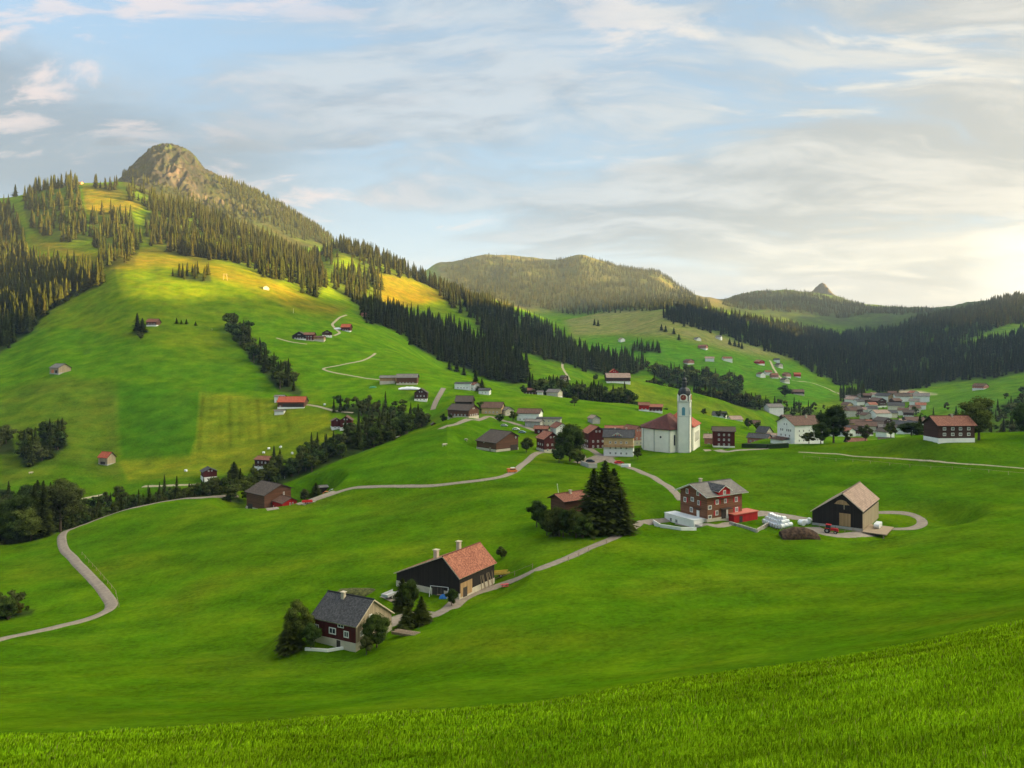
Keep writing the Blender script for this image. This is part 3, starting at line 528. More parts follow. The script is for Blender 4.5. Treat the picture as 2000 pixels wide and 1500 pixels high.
road('lane', "280,950 330,948 390,946 430,944", 3.5, M_TRACK, y0=380, y1=560)
road('lane', "160,975 185,969 205,965", 3.0, M_TRACK, y0=380, y1=560)
road('yard', "1130,905 1160,896 1195,889", 11, M_ROAD, y0=330, y1=420)
road('lane', "1200,903 1190,896 1170,888 1120,876 1085,872", 5, M_ROAD, y0=330, y1=430)
road('yard', "1380,878 1410,881 1445,879 1500,876", 4, M_YARD, y0=330, y1=430)
road('yard', "700,1240 730,1228 765,1215 790,1205 840,1195", 4.5, M_YARD, y1=200)
road('yard', "755,1172 775,1166 800,1160", 7, M_YARD, y1=200)
road('yard', "480,990 505,992 535,996", 5, M_YARD, y0=250, y1=400)
road('yard', "580,985 620,972 655,960", 5, M_YARD, y0=250, y1=400)
# ---------------------------------------------------------------- trees
def tri_soup(parts):
    V = np.concatenate([p[0] for p in parts]); C = np.concatenate([p[1] for p in parts]); return V, C
def t_cone(r0, z0, r1, z1, n, col, jag=0.0, rs=None):
    a = np.arange(n) / n * 2 * np.pi; k = 1 + (rs.uniform(-jag, jag, n) if rs is not None else 0)
    A = np.stack([np.cos(a) * r0 * k, np.sin(a) * r0 * k, np.full(n, z0)], -1); B = np.stack([np.cos(a) * r1, np.sin(a) * r1, np.full(n, z1)], -1)
    A2, B2 = np.roll(A, -1, 0), np.roll(B, -1, 0)
    V = np.concatenate([np.stack([A, A2, B2], 1), np.stack([A, B2, B], 1)]).reshape(-1, 3); return V, np.tile(col, (len(V), 1))
SPR_C = np.array((.051, .068, .013))
def spruce(seed, whorls, nb, leaf, rad=0.16, core=True, base=0.05, droop=0.35, pw=0.68):
    """crown of unit height: whorls of drooping boughs, each bough a row of narrow sprays"""
    rs = np.random.default_rng(seed); out = []
    for w in range(whorls):
        t = base + (1 - base) * (w / whorls) ** 0.95; r = rad * (1 - t) ** pw * (1 + 0.18 * math.sin(w * 2.1 + seed)) + 0.006
        if t < base + 0.10: r *= 0.72 + 2.8 * (t - base)
        n = max(3, int(nb * (0.45 + 0.55 * (1 - t)))); a0 = rs.uniform(0, 6.28)
        a = a0 + (np.arange(n) + rs.uniform(-0.35, 0.35, n)) / n * 2 * np.pi; L = r * rs.uniform(0.6, 1.22, n); z = t + rs.uniform(-0.6, 0.6, n) / whorls
        D = np.stack([np.cos(a), np.sin(a)], -1); S = np.stack([-np.sin(a), np.cos(a)], -1)
        for k in range(leaf):
            s0 = 0.12 + 0.8 * k / leaf; s1 = min(1.05, s0 + 1.25 / leaf + 0.1); wd = L * (0.46 if leaf == 1 else 0.62) * (1.05 - s0 * 0.75) * rs.uniform(0.7, 1.25, n) / (1.0 if leaf == 1 else 1.35)
            off = rs.uniform(-0.22, 0.22, n) * L * s0
            def pt(s, side, dz=0.0):
                q = D * (L * s)[:, None] + S * (off + side)[:, None]
                return np.concatenate([q, (z - droop * L * s ** 1.4 + dz)[:, None]], -1)
            A = pt(np.full(n, s0), -wd * .5, rs.uniform(-.03, 0, n)); B = pt(np.full(n, s0), wd * .5, rs.uniform(-.03, 0, n)); Cc = pt(np.full(n, s1), wd * rs.uniform(-.2, .2, n))
            tri = np.stack([A, B, Cc], 1).reshape(-1, 3)
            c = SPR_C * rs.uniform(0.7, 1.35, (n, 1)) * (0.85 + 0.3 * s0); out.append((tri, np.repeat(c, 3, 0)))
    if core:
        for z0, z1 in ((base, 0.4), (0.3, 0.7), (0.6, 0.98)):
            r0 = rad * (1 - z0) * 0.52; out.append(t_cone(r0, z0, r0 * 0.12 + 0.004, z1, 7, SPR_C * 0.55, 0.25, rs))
    return tri_soup(out)
def broadleaf(seed, clumps, leaves, size, rx=0.34, z0=0.20, col=(.055, .085, .018), squash=1.0, core=True):
    rs = np.random.default_rng(seed); out = []; cz = (1 + z0) / 2; rz = (1 - z0) / 2
    for k in range(clumps):
        while True:
            p = rs.uniform(-1, 1, 3)
            if 0.25 < np.linalg.norm(p) < 0.86: break
        wtop = 1.0 - 0.30 * max(0, p[2]) ** 2; c = np.array((p[0] * rx * 0.86 * wtop, p[1] * rx * 0.86 * wtop, cz + p[2] * rz * 0.84)); cr = rs.uniform(0.26, 0.42) * rx * (1.25 if clumps < 9 else 1.0)
        n = max(8, leaves // clumps); d = rs.normal(size=(n, 3)); d /= np.linalg.norm(d, axis=1, keepdims=True); d[:, 2] = np.where(d[:, 2] < -0.3, -d[:, 2], d[:, 2])
        pos = c + d * cr * rs.uniform(0.62, 1.12, (n, 1)) * np.array((1, 1, 0.85 * squash))
        nn = d + rs.normal(size=(n, 3)) * 0.45; nn /= np.linalg.norm(nn, axis=1, keepdims=True); u = np.cross(nn, rs.normal(size=(n, 3))); u /= np.linalg.norm(u, axis=1, keepdims=True); v = np.cross(nn, u)
        s = size * rs.uniform(0.6, 1.4, (n, 1)); tri = np.stack([pos - u * s, pos + u * s, pos + v * s * 1.5], 1).reshape(-1, 3)
        tone = rs.uniform(0.75, 1.3); cc = np.array(col) * tone * rs.uniform(0.8, 1.25, (n, 1)); out.append((tri, np.repeat(cc, 3, 0)))
        if core:
            th = np.linspace(0, np.pi, 4); 
            for a, b in zip(th[:-1], th[1:]):
                q = t_cone(max(.001, math.sin(a)) * cr * 0.72, c[2] + math.cos(a) * cr * 0.62, max(.001, math.sin(b)) * cr * 0.72, c[2] + math.cos(b) * cr * 0.62, 6, np.array(col) * 0.6)
                q[0][:, 0] += c[0]; q[0][:, 1] += c[1]; out.append(q)
    return tri_soup(out)
def trunk_soup(h, r, col=(.09, .07, .055), limbs=0, seed=0, reach=0.2, top=0.6):
    rs = np.random.default_rng(seed); out = [t_cone(r * 1.35, -0.05, r, 0.06 * h + .02, 7, np.array(col)), t_cone(r, 0.06 * h + .02, r * 0.35, h, 7, np.array(col))]
    for k in range(limbs):
        z = h * rs.uniform(0.3, 0.8); a = rs.uniform(0, 6.28); e = np.array((math.cos(a) * reach, math.sin(a) * reach, z + rs.uniform(.12, .28)))
        q = t_cone(r * .45, 0, r * .12, 1, 4, np.array(col)); V = q[0]; B = np.array((0, 0, z)); 
        V = np.stack([V[:, 0] + B[0] + (e[0]) * V[:, 2], V[:, 1] + e[1] * V[:, 2], B[2] + V[:, 2] * (e[2] - B[2])], -1); out.append((V, q[1]))
    return tri_soup(out)
def tmesh(name, soup, mat):
    V, C = soup; n = len(V); T = np.arange(n).reshape(-1, 3); o = mesh_np(name, V, T, mat, C); me = o.data; bpy.data.objects.remove(o); return me
# individual tree kits (meshes shared by the copies)
KIT = {}
def kit(kind, lod, v):
    k = (kind, lod, v)
    if k in KIT: return KIT[k]
    s = v * 17 + lod * 3 + 5
    if kind == SPR:
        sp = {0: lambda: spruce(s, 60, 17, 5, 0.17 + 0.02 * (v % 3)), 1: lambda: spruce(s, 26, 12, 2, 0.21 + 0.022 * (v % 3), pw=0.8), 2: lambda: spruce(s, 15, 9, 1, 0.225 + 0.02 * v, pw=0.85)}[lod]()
        tr = trunk_soup(0.9, 0.013)
    else:
        col = [(.055, .085, .016), (.045, .075, .018), (.075, .095, .018), (.062, .075, .022)][v % 4]
        sp = {0: lambda: broadleaf(s, 34, 9000, 0.013, 0.40, 0.05, col), 1: lambda: broadleaf(s, 14, 1300, 0.028, 0.38, 0.03, col), 2: lambda: broadleaf(s, 7, 240, 0.055, 0.37, 0.0, col)}[lod]()
        tr = trunk_soup(0.6, 0.022, limbs=7 if lod < 2 else 0, seed=s)
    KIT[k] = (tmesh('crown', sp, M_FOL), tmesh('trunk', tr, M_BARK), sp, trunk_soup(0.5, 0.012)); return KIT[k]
def plant(kind, loc, h, label, cat='tree', lod=None, v=None, group=None, name=None, wid=1.0, rz=None, tall=1.0):
    d = loc[1]; v = random.randrange(4) if v is None else v
    if lod is None: lod = 0 if d < 430 and h / d > 0.045 else (1 if d < 560 else 2)
    cm, tm, _, _ = kit(kind, lod, v)
    name = name or ('spruce_tree' if kind == SPR else 'leafy_tree')
    e = bpy.data.objects.new(name, None); link(e); e.location = (loc[0], loc[1], loc[2] - 0.15); e.rotation_euler = (0, 0, random.uniform(0, 6.28) if rz is None else rz)
    e.scale = (h * wid, h * wid, h * tall); tag(e, label, cat, group)
    for n, me in (('crown', cm), ('trunk', tm)): link(bpy.data.objects.new(n, me), e)
    return e
# --- woods: scatter by ground area, keep the largest in view as single trees, merge the rest
CAND = []
KEEPOUT = []
def scatter():
    r = np.random.default_rng(11)
    for wi, (nm, poly, a, b, kd, dens, hh) in enumerate(WOODS):
        xs = [p[0] for p in poly]; px0, px1 = min(xs), max(xs); area = (px1 - px0) / F * (b * b - a * a) / 2; n = int(area / dens)
        px = r.uniform(px0, px1, n); Y = np.sqrt(r.uniform(a * a, b * b, n)); X = Y * (px - CX) / F; Z = H(X, Y); py = HZ - F * Z / Y
        thin = perlin(X / 35, Y / 35, 91) + r.uniform(-.25, .25, n)
        jx = (perlin(X / 28, Y / 28, 92) * 16 + r.normal(0, 3, n)) * np.minimum(1, 900 / Y); jy = (perlin(X / 30, Y / 30, 93) * 9 + r.normal(0, 2, n)) * np.minimum(1, 700 / Y)
        m = inpoly(px + jx, py + jy, poly) & (thin > (-0.32 if dens < 70 or wi > 15 else -0.07 if dens < 200 else -0.15))
        for o in KEEPOUT: m &= np.hypot(X - o[0], Y - o[1]) > o[2]
        for i in np.where(m)[0]:
            k = kd if kd != MIX else (SPR if r.random() < 0.33 else BRD)
            h = r.uniform(hh[0] * .8, hh[1]) * (0.85 if k == BRD else 1.0) * (1.0 if r.random() > .12 else .6)
            CAND.append((wi, k, X[i], Y[i], Z[i], h, px[i], py[i]))

def visible(px, py, Y, X, Z, h):     # is any of the upper crown above the ground in front of it
    t = np.linspace(0.02, 0.985, 60); yy = 40 * (Y / 40) ** t; xx = yy * X / Y; rowtop = HZ - F * (Z + h * .7) / Y
    return (HZ - F * H(xx, yy) / yy).min() > rowtop
def merge(name, items, label, cat, group=None):
    Vs, Cs = [], []; r = np.random.default_rng(3)
    for wi, k, X, Y, Z, h, px, py in items:
        lod = 1 if Y < 520 else 2; v = int(r.integers(4))
        if Y > 1900: sp = kit_far(k, v)
        else: q = kit(k, lod, v); sp = q[2]
        a = r.uniform(0, 6.28); c, s = math.cos(a), math.sin(a); wd = h * r.uniform(.85, 1.2) * (1.25 if Y > 1900 else 1.0)
        V = sp[0]; Vs.append(np.stack([X + wd * (c * V[:, 0] - s * V[:, 1]), Y + wd * (s * V[:, 0] + c * V[:, 1]), Z - .3 + h * V[:, 2]], -1).astype(np.float32))
        Cs.append((sp[1] * r.uniform(.75, 1.3) * np.array((r.uniform(.9, 1.25), 1, 1))).astype(np.float32))
    if not Vs: return
    V = np.concatenate(Vs); T = np.arange(len(V)).reshape(-1, 3); o = mesh_np(name, V, T, M_FOL, np.concatenate(Cs)); tag(o, label, cat, group, 'stuff'); return o
FARK = {}
def kit_far(k, v):
    if (k, v) not in FARK:
        FARK[(k, v)] = spruce(100 + v, 7, 6, 1, 0.21) if k == SPR else broadleaf(100 + v, 4, 60, .09, .3, .1)
    return FARK[(k, v)]
def grow_woods():
    sets = {SPR: [], BRD: []}
    for c in CAND:
        px, py = c[6], c[7]
        if 0 <= px <= 2000 and c[3] < 1500 and visible(px, py, c[3], c[2], c[4], c[5]): sets[c[1]].append(c)
    single = set()
    for k, lim in ((SPR, 270), (BRD, 270)):
        for c in sorted(sets[k], key=lambda c: -c[5] / c[3])[:lim]:
            single.add(id(c)); nm = WOODS[c[0]][0]
            kind = 'spruce' if k == SPR else 'leafy tree'; nm = nm.replace('spruce wood', 'wood').replace('mixed trees', 'trees')
            plant(k, (c[2], c[3], c[4]), c[5], wid=random.uniform(1.0, 1.5) if k == SPR else random.uniform(.9, 1.25), label=f'{"dark pointed" if k == SPR else "rounded green"} {kind}, one of the {nm}', cat='spruce' if k == SPR else 'leafy tree', group=('spruces of the ' if k == SPR else 'leafy trees of the ') + nm)
    rest = {}
    for c in CAND:
        if id(c) not in single: rest.setdefault(c[0], []).append(c)
    for wi, items in rest.items(): merge('forest', items, WOODS[wi][0], 'wood')
    print('TREES', len(CAND), 'single', len(single))
# ---------------------------------------------------------------- building kit
class MB:
    def __init__(s): s.v = []; s.f = []; s.uv = []; s.mi = []
    def face(s, pts, uv=None, mi=0):
        i = len(s.v); s.v += [tuple(p) for p in pts]; s.f.append(tuple(range(i, i + len(pts)))); s.uv.append(uv or [(0, 0)] * len(pts)); s.mi.append(mi)
    def box(s, x0, x1, y0, y1, z0, z1, mi=0):
        c = [(x0, y0, z0), (x1, y0, z0), (x1, y1, z0), (x0, y1, z0), (x0, y0, z1), (x1, y0, z1), (x1, y1, z1), (x0, y1, z1)]
        for q in ((3, 2, 1, 0), (4, 5, 6, 7), (0, 1, 5, 4), (1, 2, 6, 5), (2, 3, 7, 6), (3, 0, 4, 7)): s.face([c[k] for k in q], mi=mi)
    def prism(s, poly, z0, z1, mi=0, top=True):
        n = len(poly)
        for i in range(n):
            a, b = poly[i], poly[(i + 1) % n]; s.face([(a[0], a[1], z0), (b[0], b[1], z0), (b[0], b[1], z1), (a[0], a[1], z1)], mi=mi)
        if top: s.face([(p[0], p[1], z1) for p in poly], mi=mi); s.face([(p[0], p[1], z0) for p in reversed(poly)], mi=mi)
    def tube(s, a, b, r0, r1=None, n=8, caps=True, mi=0):
        a = Vector(a); b = Vector(b); r1 = r0 if r1 is None else r1; d = (b - a).normalized(); u = d.orthogonal().normalized(); w = d.cross(u)
        A = [a + (u * math.cos(t) + w * math.sin(t)) * r0 for t in [k / n * 2 * math.pi for k in range(n)]]; B = [b + (u * math.cos(t) + w * math.sin(t)) * r1 for t in [k / n * 2 * math.pi for k in range(n)]]
        for k in range(n): s.face([A[k], A[(k + 1) % n], B[(k + 1) % n], B[k]], mi=mi)
        if caps: s.face(list(reversed(A)), mi=mi); s.face(B, mi=mi)
    def lathe(s, prof, n=8, rot=0.0, c=(0, 0), mi=0):
        R_ = [[(c[0] + r * math.cos(rot + k / n * 2 * math.pi), c[1] + r * math.sin(rot + k / n * 2 * math.pi), z) for k in range(n)] for r, z in prof]
        for a, b in zip(R_[:-1], R_[1:]):
            for k in range(n): s.face([a[k], a[(k + 1) % n], b[(k + 1) % n], b[k]], mi=mi)
        s.face(R_[-1], mi=mi)
    def build(s, name, mats, parent=None, smooth=False):
        me = bpy.data.meshes.new(name); me.from_pydata(s.v, [], s.f); uvl = me.uv_layers.new(name='UVMap'); k = 0
        for uv in s.uv:
            for q in uv: uvl.data[k].uv = q; k += 1
        mats = mats if isinstance(mats, (list, tuple)) else [mats]
        for m in mats: me.materials.append(m)
        me.polygons.foreach_set('material_index', s.mi)
        if smooth: me.polygons.foreach_set('use_smooth', [True] * len(s.f))
        me.update(); o = bpy.data.objects.new(name, me); link(o, parent); return o
# materials of the buildings
T_ = {'red': mat_tiles('red_roof_tiles', (.34, .115, .072), (.40, .16, .10)), 'brightred': mat_tiles('bright_red_tiles', (.48, .10, .05), (.50, .12, .06), var=.12, moss=.1),
      'brown': mat_tiles('brown_roof_tiles', (.135, .075, .055), (.16, .09, .065)), 'slate': mat_tiles('dark_slate_roof', (.060, .062, .070), (.08, .08, .088), moss=.35),
      'grey': mat_tiles('grey_roof_sheets', (.175, .16, .15), (.20, .185, .17), rowh=.5, colw=1.2, var=.10), 'pale': mat_tiles('pale_brown_roof', (.34, .235, .185), (.38, .27, .22), rowh=.5, colw=.6, var=.12, moss=.08),
      'maroon': mat_tiles('church_roof_tiles', (.115, .040, .034), (.15, .05, .04), rowh=.4, colw=.35, var=.18), 'churchred': mat_tiles('nave_roof_tiles', (.42, .10, .06), (.46, .12, .07), rowh=.4, colw=.35, var=.12, moss=.06),
      'dark': mat_tiles('weathered_dark_roof', (.085, .065, .055), (.11, .085, .07), moss=.5), 'rust': mat_tiles('rust_red_roof', (.23, .085, .055), (.27, .11, .07))}
W_ = {'darkwood': mat_boards('dark_weathered_boards', (.026, .020, .018)), 'brownwood': mat_boards('brown_shingle_wall', (.12, .055, .033), False, 0.3), 'shingle': mat_boards('red_brown_shingles', (.20, .085, .045), False, 0.3), 'redwood': mat_boards('oxblood_boards', (.085, .014, .012)),
      'red': mat_boards('bright_red_boards', (.42, .015, .015), True, 0.25, 0.15), 'greywood': mat_boards('silver_grey_boards', (.36, .29, .20)), 'chalet': mat_boards('dark_chalet_shingles', (.065, .030, .024), False, 0.35),
      'white': mat_plain('white_plaster', (.84, .84, .81), .9, .06, .5), 'cream': mat_plain('cream_plaster', (.66, .61, .47), .9, .05, .4), 'yellow': mat_plain('ochre_plaster', (.52, .36, .17), .9, .1, .6),
      'grey': mat_plain('grey_concrete', (.38, .37, .35), .9, .15, .8), 'pink': mat_plain('salmon_shingles', (.40, .17, .13), .9, .15, 2.), 'tan': mat_boards('honey_boards', (.42, .26, .13)), 'beige': mat_plain('beige_plaster', (.56, .50, .40), .9, .1, .6)}
M_WHITE = mat_plain('white_paint', (.80, .79, .76), .6, .05, 2.0); M_GLASS = mat_plain('window_glass', (.035, .045, .055), .12, .2, 3.0, .6)
M_TRIM = mat_plain('roof_trim', (.55, .47, .36), .8, .2, 2.0); M_DKTRIM = mat_plain('dark_trim', (.05, .04, .035), .8, .2, 2.0); M_SHUT = mat_plain('red_shutter_paint', (.42, .02, .03), .6, .1, 2.0)
M_BRICK = mat_plain('chimney_plaster', (.50, .44, .34), .9, .2, 3.0); M_METAL = mat_plain('galvanised_metal', (.45, .45, .46), .4, .1, 2., .5, .6); M_BLACK = mat_plain('black_rubber', (.02, .02, .02), .8, .2, 4.)
M_WOODP = mat_plain('weathered_timber', (.30, .23, .16), .9, .25, 5.0); M_FOIL = mat_plain('white_bale_film', (.80, .82, .84), .35, .04, 3.0, .5, bump=.3)
def paint(nm, c, rough=.4): return mat_plain(nm, c, rough, .08, 2.0, .5)
M_PRED = paint('red_paint', (.50, .015, .02)); M_PORANGE = paint('orange_paint', (.62, .16, .03)); M_PBLUE = paint('blue_tarp', (.02, .17, .50), .6); M_PGREEN = paint('green_paint', (.03, .22, .10)); M_PSILVER = paint('silver_paint', (.45, .46, .48), .3)
M_STONE = mat_plain('rubble_stone', (.36, .34, .30), .95, .35, 1.5, bump=.6); M_COPPER = mat_plain('blackened_copper', (.018, .022, .023), .42, .5, 1.2, .5, .2); M_BIRCH = mat_plain('flag_pole_white', (.7, .7, .66), .5, .05)

def window_on(parent, c, u, n, w, h, frame=M_WHITE, pane=True, shutters=0, shutmat=None, proud=0.05, mull=True):
    """c centre on the wall, u unit vector along the wall, n outward"""
    c = Vector(c); u = Vector(u).normalized(); n = Vector(n).normalized(); z = Vector((0, 0, 1))
    def bx(mb, s0, s1, z0, z1, d0, d1, mi=0):
        P = [c + u * s + z * t + n * d for d in (d0, d1) for s, t in ((s0, z0), (s1, z0), (s1, z1), (s0, z1))]
        for q in ((4, 5, 6, 7), (0, 1, 5, 4), (1, 2, 6, 5), (2, 3, 7, 6), (3, 0, 4, 7)): mb.face([P[k] for k in q], mi=mi)
    m = MB(); t = min(w, h) * 0.15; W2, H2 = w / 2, h / 2
    bx(m, -W2, -W2 + t, -H2, H2, -.02, proud); bx(m, W2 - t, W2, -H2, H2, -.02, proud); bx(m, -W2 + t, W2 - t, H2 - t, H2, -.02, proud - .002); bx(m, -W2 + t, W2 - t, -H2, -H2 + t, -.02, proud - .002)
    if mull: bx(m, -t * .3, t * .3, -H2 + t, H2 - t, -.02, proud - .004)
    if shutters:
        sw = w * .52
        if shutters & 1: bx(m, -W2 - sw, -W2 - .03, -H2, H2, -.02, proud + .01, 1)
        if shutters & 2: bx(m, W2 + .03, W2 + sw, -H2, H2, -.02, proud + .01, 1)
    o = m.build('window', [frame, shutmat or M_SHUT], parent)
    if pane:
        p = MB(); bx(p, -W2 + t, W2 - t, -H2 + t, H2 - t, -.02, proud * .35); p.build('pane', M_GLASS, o)
    return o
def slab(mb, P, th, uvs, mi=0, mt=1):
    """roof plane P = 4 corners (eave a, eave b, ridge b, ridge a) with thickness downward along the normal"""
    P = [Vector(p) for p in P]; n = (P[1] - P[0]).cross(P[3] - P[0]).normalized()
    if n.z < 0: n = -n
    Q = [p - n * th for p in P]; mb.face(P, uvs, mi); mb.face(list(reversed(Q)), None, mt)
    for k in range(4): a, b = k, (k + 1) % 4; mb.face([Q[a], Q[b], P[b], P[a]], None, mt)
def house(name, label, loc, yaw, L, yl, yr, hr, hl, hz, wall='darkwood', roof='brown', base='white', base_h=0.0, ov=0.7, ovx=None, cat='house', group=None, trim=M_DKTRIM, wins=(), depth=3.0, chim=(), doors=(), pane=True, frame=M_WHITE, shutmat=None, th=0.22, gable=None):
    """ridge along local x; yl/yr are the roof-edge distances on the -y/+y side, hl/hr their heights, hz the ridge height"""
    e = empty(name, loc, yaw, label, cat, group); ovx = ov if ovx is None else ovx
    sl = (hz - hl) / yl; sr = (hz - hr) / yr; wl = yl - ov; wr = yr - ov; zl = hz - sl * wl - .05; zr = hz - sr * wr - .05; X = L / 2 - ovx
    def ring(z0): return [(-wl, z0), (wr, z0), (wr, zr), (0, hz - .1), (-wl, zl)]
    m = MB()
    for sx in (1, -1):
        p = [(sx * X, y, z) for y, z in ring(base_h)]; m.face(p if sx > 0 else list(reversed(p)), mi=1 if gable and sx > 0 else 0)
    m.face([(X, -wl, base_h), (X, -wl, zl), (-X, -wl, zl), (-X, -wl, base_h)]); m.face([(X, wr, base_h), (-X, wr, base_h), (-X, wr, zr), (X, wr, zr)])
    m.build('wall', [W_[wall], W_[gable or wall]], e)
    b = MB(); k = .06 if base_h > 0 else -.02; b.box(-X - k, X + k, -wl - k, wr + k, -depth, base_h + (0 if base_h > 0 else -.02)); b.build('base', W_[base], e)
    r = MB(); XL = L / 2
    for sgn, yy, hh in ((-1, yl, hl), (1, yr, hr)):
        sw = math.hypot(yy, hz - hh); slab(r, [(-XL, sgn * yy, hh), (XL, sgn * yy, hh), (XL, 0, hz), (-XL, 0, hz)], th, [(0, 0), (2 * XL, 0), (2 * XL, sw), (0, sw)])
    ro = r.build('roof', [T_[roof], trim], e)
    if name != 'hut':
        rc = MB(); rc.tube((-XL - .02, 0, hz + .0), (XL + .02, 0, hz + .0), .16, n=6); rc.build('ridge_cap', T_[roof], ro)
    for cx, cy, ch, cw in chim:
        c = MB(); zt = hz - (sl * -cy if cy < 0 else sr * cy); c.box(cx - cw / 2, cx + cw / 2, cy - cw / 2, cy + cw / 2, zt - .6, zt + ch); c.box(cx - cw * .7, cx + cw * .7, cy - cw * .7, cy + cw * .7, zt + ch, zt + ch + .14); c.build('chimney', M_BRICK, ro)
    FC = {'E': (lambda s: (X, s), (0, 1, 0), (1, 0, 0)), 'W': (lambda s: (-X, -s), (0, -1, 0), (-1, 0, 0)), 'L': (lambda s: (s, -wl), (1, 0, 0), (0, -1, 0)), 'R': (lambda s: (-s, wr), (-1, 0, 0), (0, 1, 0))}
    for w in wins:
        f, s, z, ww, hh = w[:5]; fn, u, n = FC[f]; p = fn(s); kk = .065 if z < base_h and base_h > 0 else 0
        window_on(e, (p[0] + n[0] * kk, p[1] + n[1] * kk, z), u, n, ww, hh, frame, pane, w[5] if len(w) > 5 else 0, shutmat)
    for f, s, z0, ww, hh, mt in doors:
        fn, u, n = FC[f]; p = fn(s); d = MB(); c = Vector((p[0], p[1], z0 + hh / 2)); u = Vector(u); n = Vector(n); zz = Vector((0, 0, 1)); kk = .09
        P = [c + u * a + zz * b + n * dd for dd in (-.02, kk) for a, b in ((-ww / 2, -hh / 2), (ww / 2, -hh / 2), (ww / 2, hh / 2), (-ww / 2, hh / 2))]
        for q in ((4, 5, 6, 7), (0, 1, 5, 4), (1, 2, 6, 5), (2, 3, 7, 6), (3, 0, 4, 7)): d.face([P[i] for i in q])
        d.build('door', mt, e)
    return e
def solve(R1, R2, A, B, Y1):
    """ridge ends R1 (near) and R2, roof corners A (left) and B (right) of the near gable: real position, yaw and size"""
    r1 = ray(*R1, Y1); q = ray(*R2, 1.0); r2 = q * (r1.z / q.z); x = r1 - r2; L = x.length; x.normalize(); y = Vector((0, 0, 1)).cross(x); o = []
    for P in (A, B):
        r = ray(*P, 1.0); w = r * (r1.dot(x) / r.dot(x)) - r1; o.append((abs(w.dot(y)), w.z))
    return (r1 + r2) / 2, math.atan2(x.y, x.x), L, o[0], o[1], r1.z
def solved(name, label, R1, R2, A, B, Y1, zbase=None, **kw):
    c, yaw, L, a, b, zr = solve(R1, R2, A, B, Y1); z0 = float(H(c.x, c.y)) if zbase is None else zbase
    return house(name, label, (c.x, c.y, z0), yaw, L, a[0], b[0], zr + b[1] - z0, zr + a[1] - z0, zr - z0, **kw)
def grid(face, ss_, zs, w, h, sh=0): return [(face, s, z, w, h, sh) for z in zs for s in ss_]
def simple(label, px, py, Wd, L, he, rise, yaw, Y=None, near=None, y0=3, name='house', pxy=None, **kw):
    """Wd roof width, L roof length, he eave height, rise of the ridge; px,py = middle of the foot seen from the camera"""
    p = hit(px, py, near, y0) if Y is None else Vector(((px - CX) / F * Y, Y, float(H((px - CX) / F * Y, Y))))
    d = Vector((p.x, p.y, 0)).normalized() * (min(Wd, L) * .42); p = Vector((p.x + d.x, p.y + d.y, p.z)); p.z = min(p.z, float(H(p.x, p.y)) ) if abs(float(H(p.x, p.y)) - p.z) < 3 else p.z
    return house(name, label, p, R(yaw), L, Wd / 2, Wd / 2, he, he, he + rise, **kw)
def facade(Wd, L, he, rise, base_h, faces='ELRW', w=.95, h=1.1, ov=.7, step=2.6):
    out = []; X = L / 2 - ov; Y_ = Wd / 2 - ov; floors = max(1, int((he - .4) / 2.6))
    for f in faces:
        half = Y_ if f in 'EW' else X; n = max(1, int((2 * half - 1.2) / step))
        for k in range(floors):
            z = min(1.5 + k * 2.6, he - .8)
            out += [(f, (i - (n - 1) / 2) * step, z, w, h) for i in range(n)]
        if f in 'EW' and rise > 1.8: out += [(f, i, he + rise * .28, w * .85, h * .8) for i in ((-.9, .9) if half > 3.5 else (0,))]
    return out
# ---------------------------------------------------------------- near farmsteads
h1 = solved('farmhouse', 'oxblood red farmhouse with dark slate roof and pale shingled gable, lowest on the slope', (731, 1170.5), (640.5, 1153.5), (695.6, 1225.6), (771, 1197), 141, wall='redwood', gable='greywood', roof='slate', base='beige', base_h=1.3, ov=.45, trim=M_TRIM, chim=((-1.2, -.7, 1.0, .7),), depth=4,
   wins=[('L', -4.2, 2.7, 1.15, 1.25), ('L', -.3, 2.7, 1.7, 1.25), ('L', 3.0, 2.6, 1.2, 1.25), ('L', 1.7, 4.0, 1.45, .75), ('E', -3.2, 2.6, 1.0, 1.1), ('E', -.6, 4.9, .9, .9)], doors=(('L', 1.2, -.6, .9, 1.8, M_DKTRIM), ('E', 1.5, 1.3, 1.0, 2.0, M_WOODP)))
h2 = solved('barn', 'black timber barn with orange red tiled roof and two square chimneys', (864, 1086.7), (938, 1058.7), (768.7, 1119), (898.2, 1131), 170, wall='darkwood', roof='red', base='beige', base_h=1.4, ov=.5, trim=M_TRIM, chim=((3.0, -5.4, 1.9, .95), (-3.6, -3.6, 2.0, .9)), depth=4,
   wins=[('R', -3.2, 2.3, .9, .9)], doors=(('E', -1.6, -.8, 3.4, 2.5, M_DKTRIM), ('R', -5.0, .2, 1.6, 2.2, M_DKTRIM)))
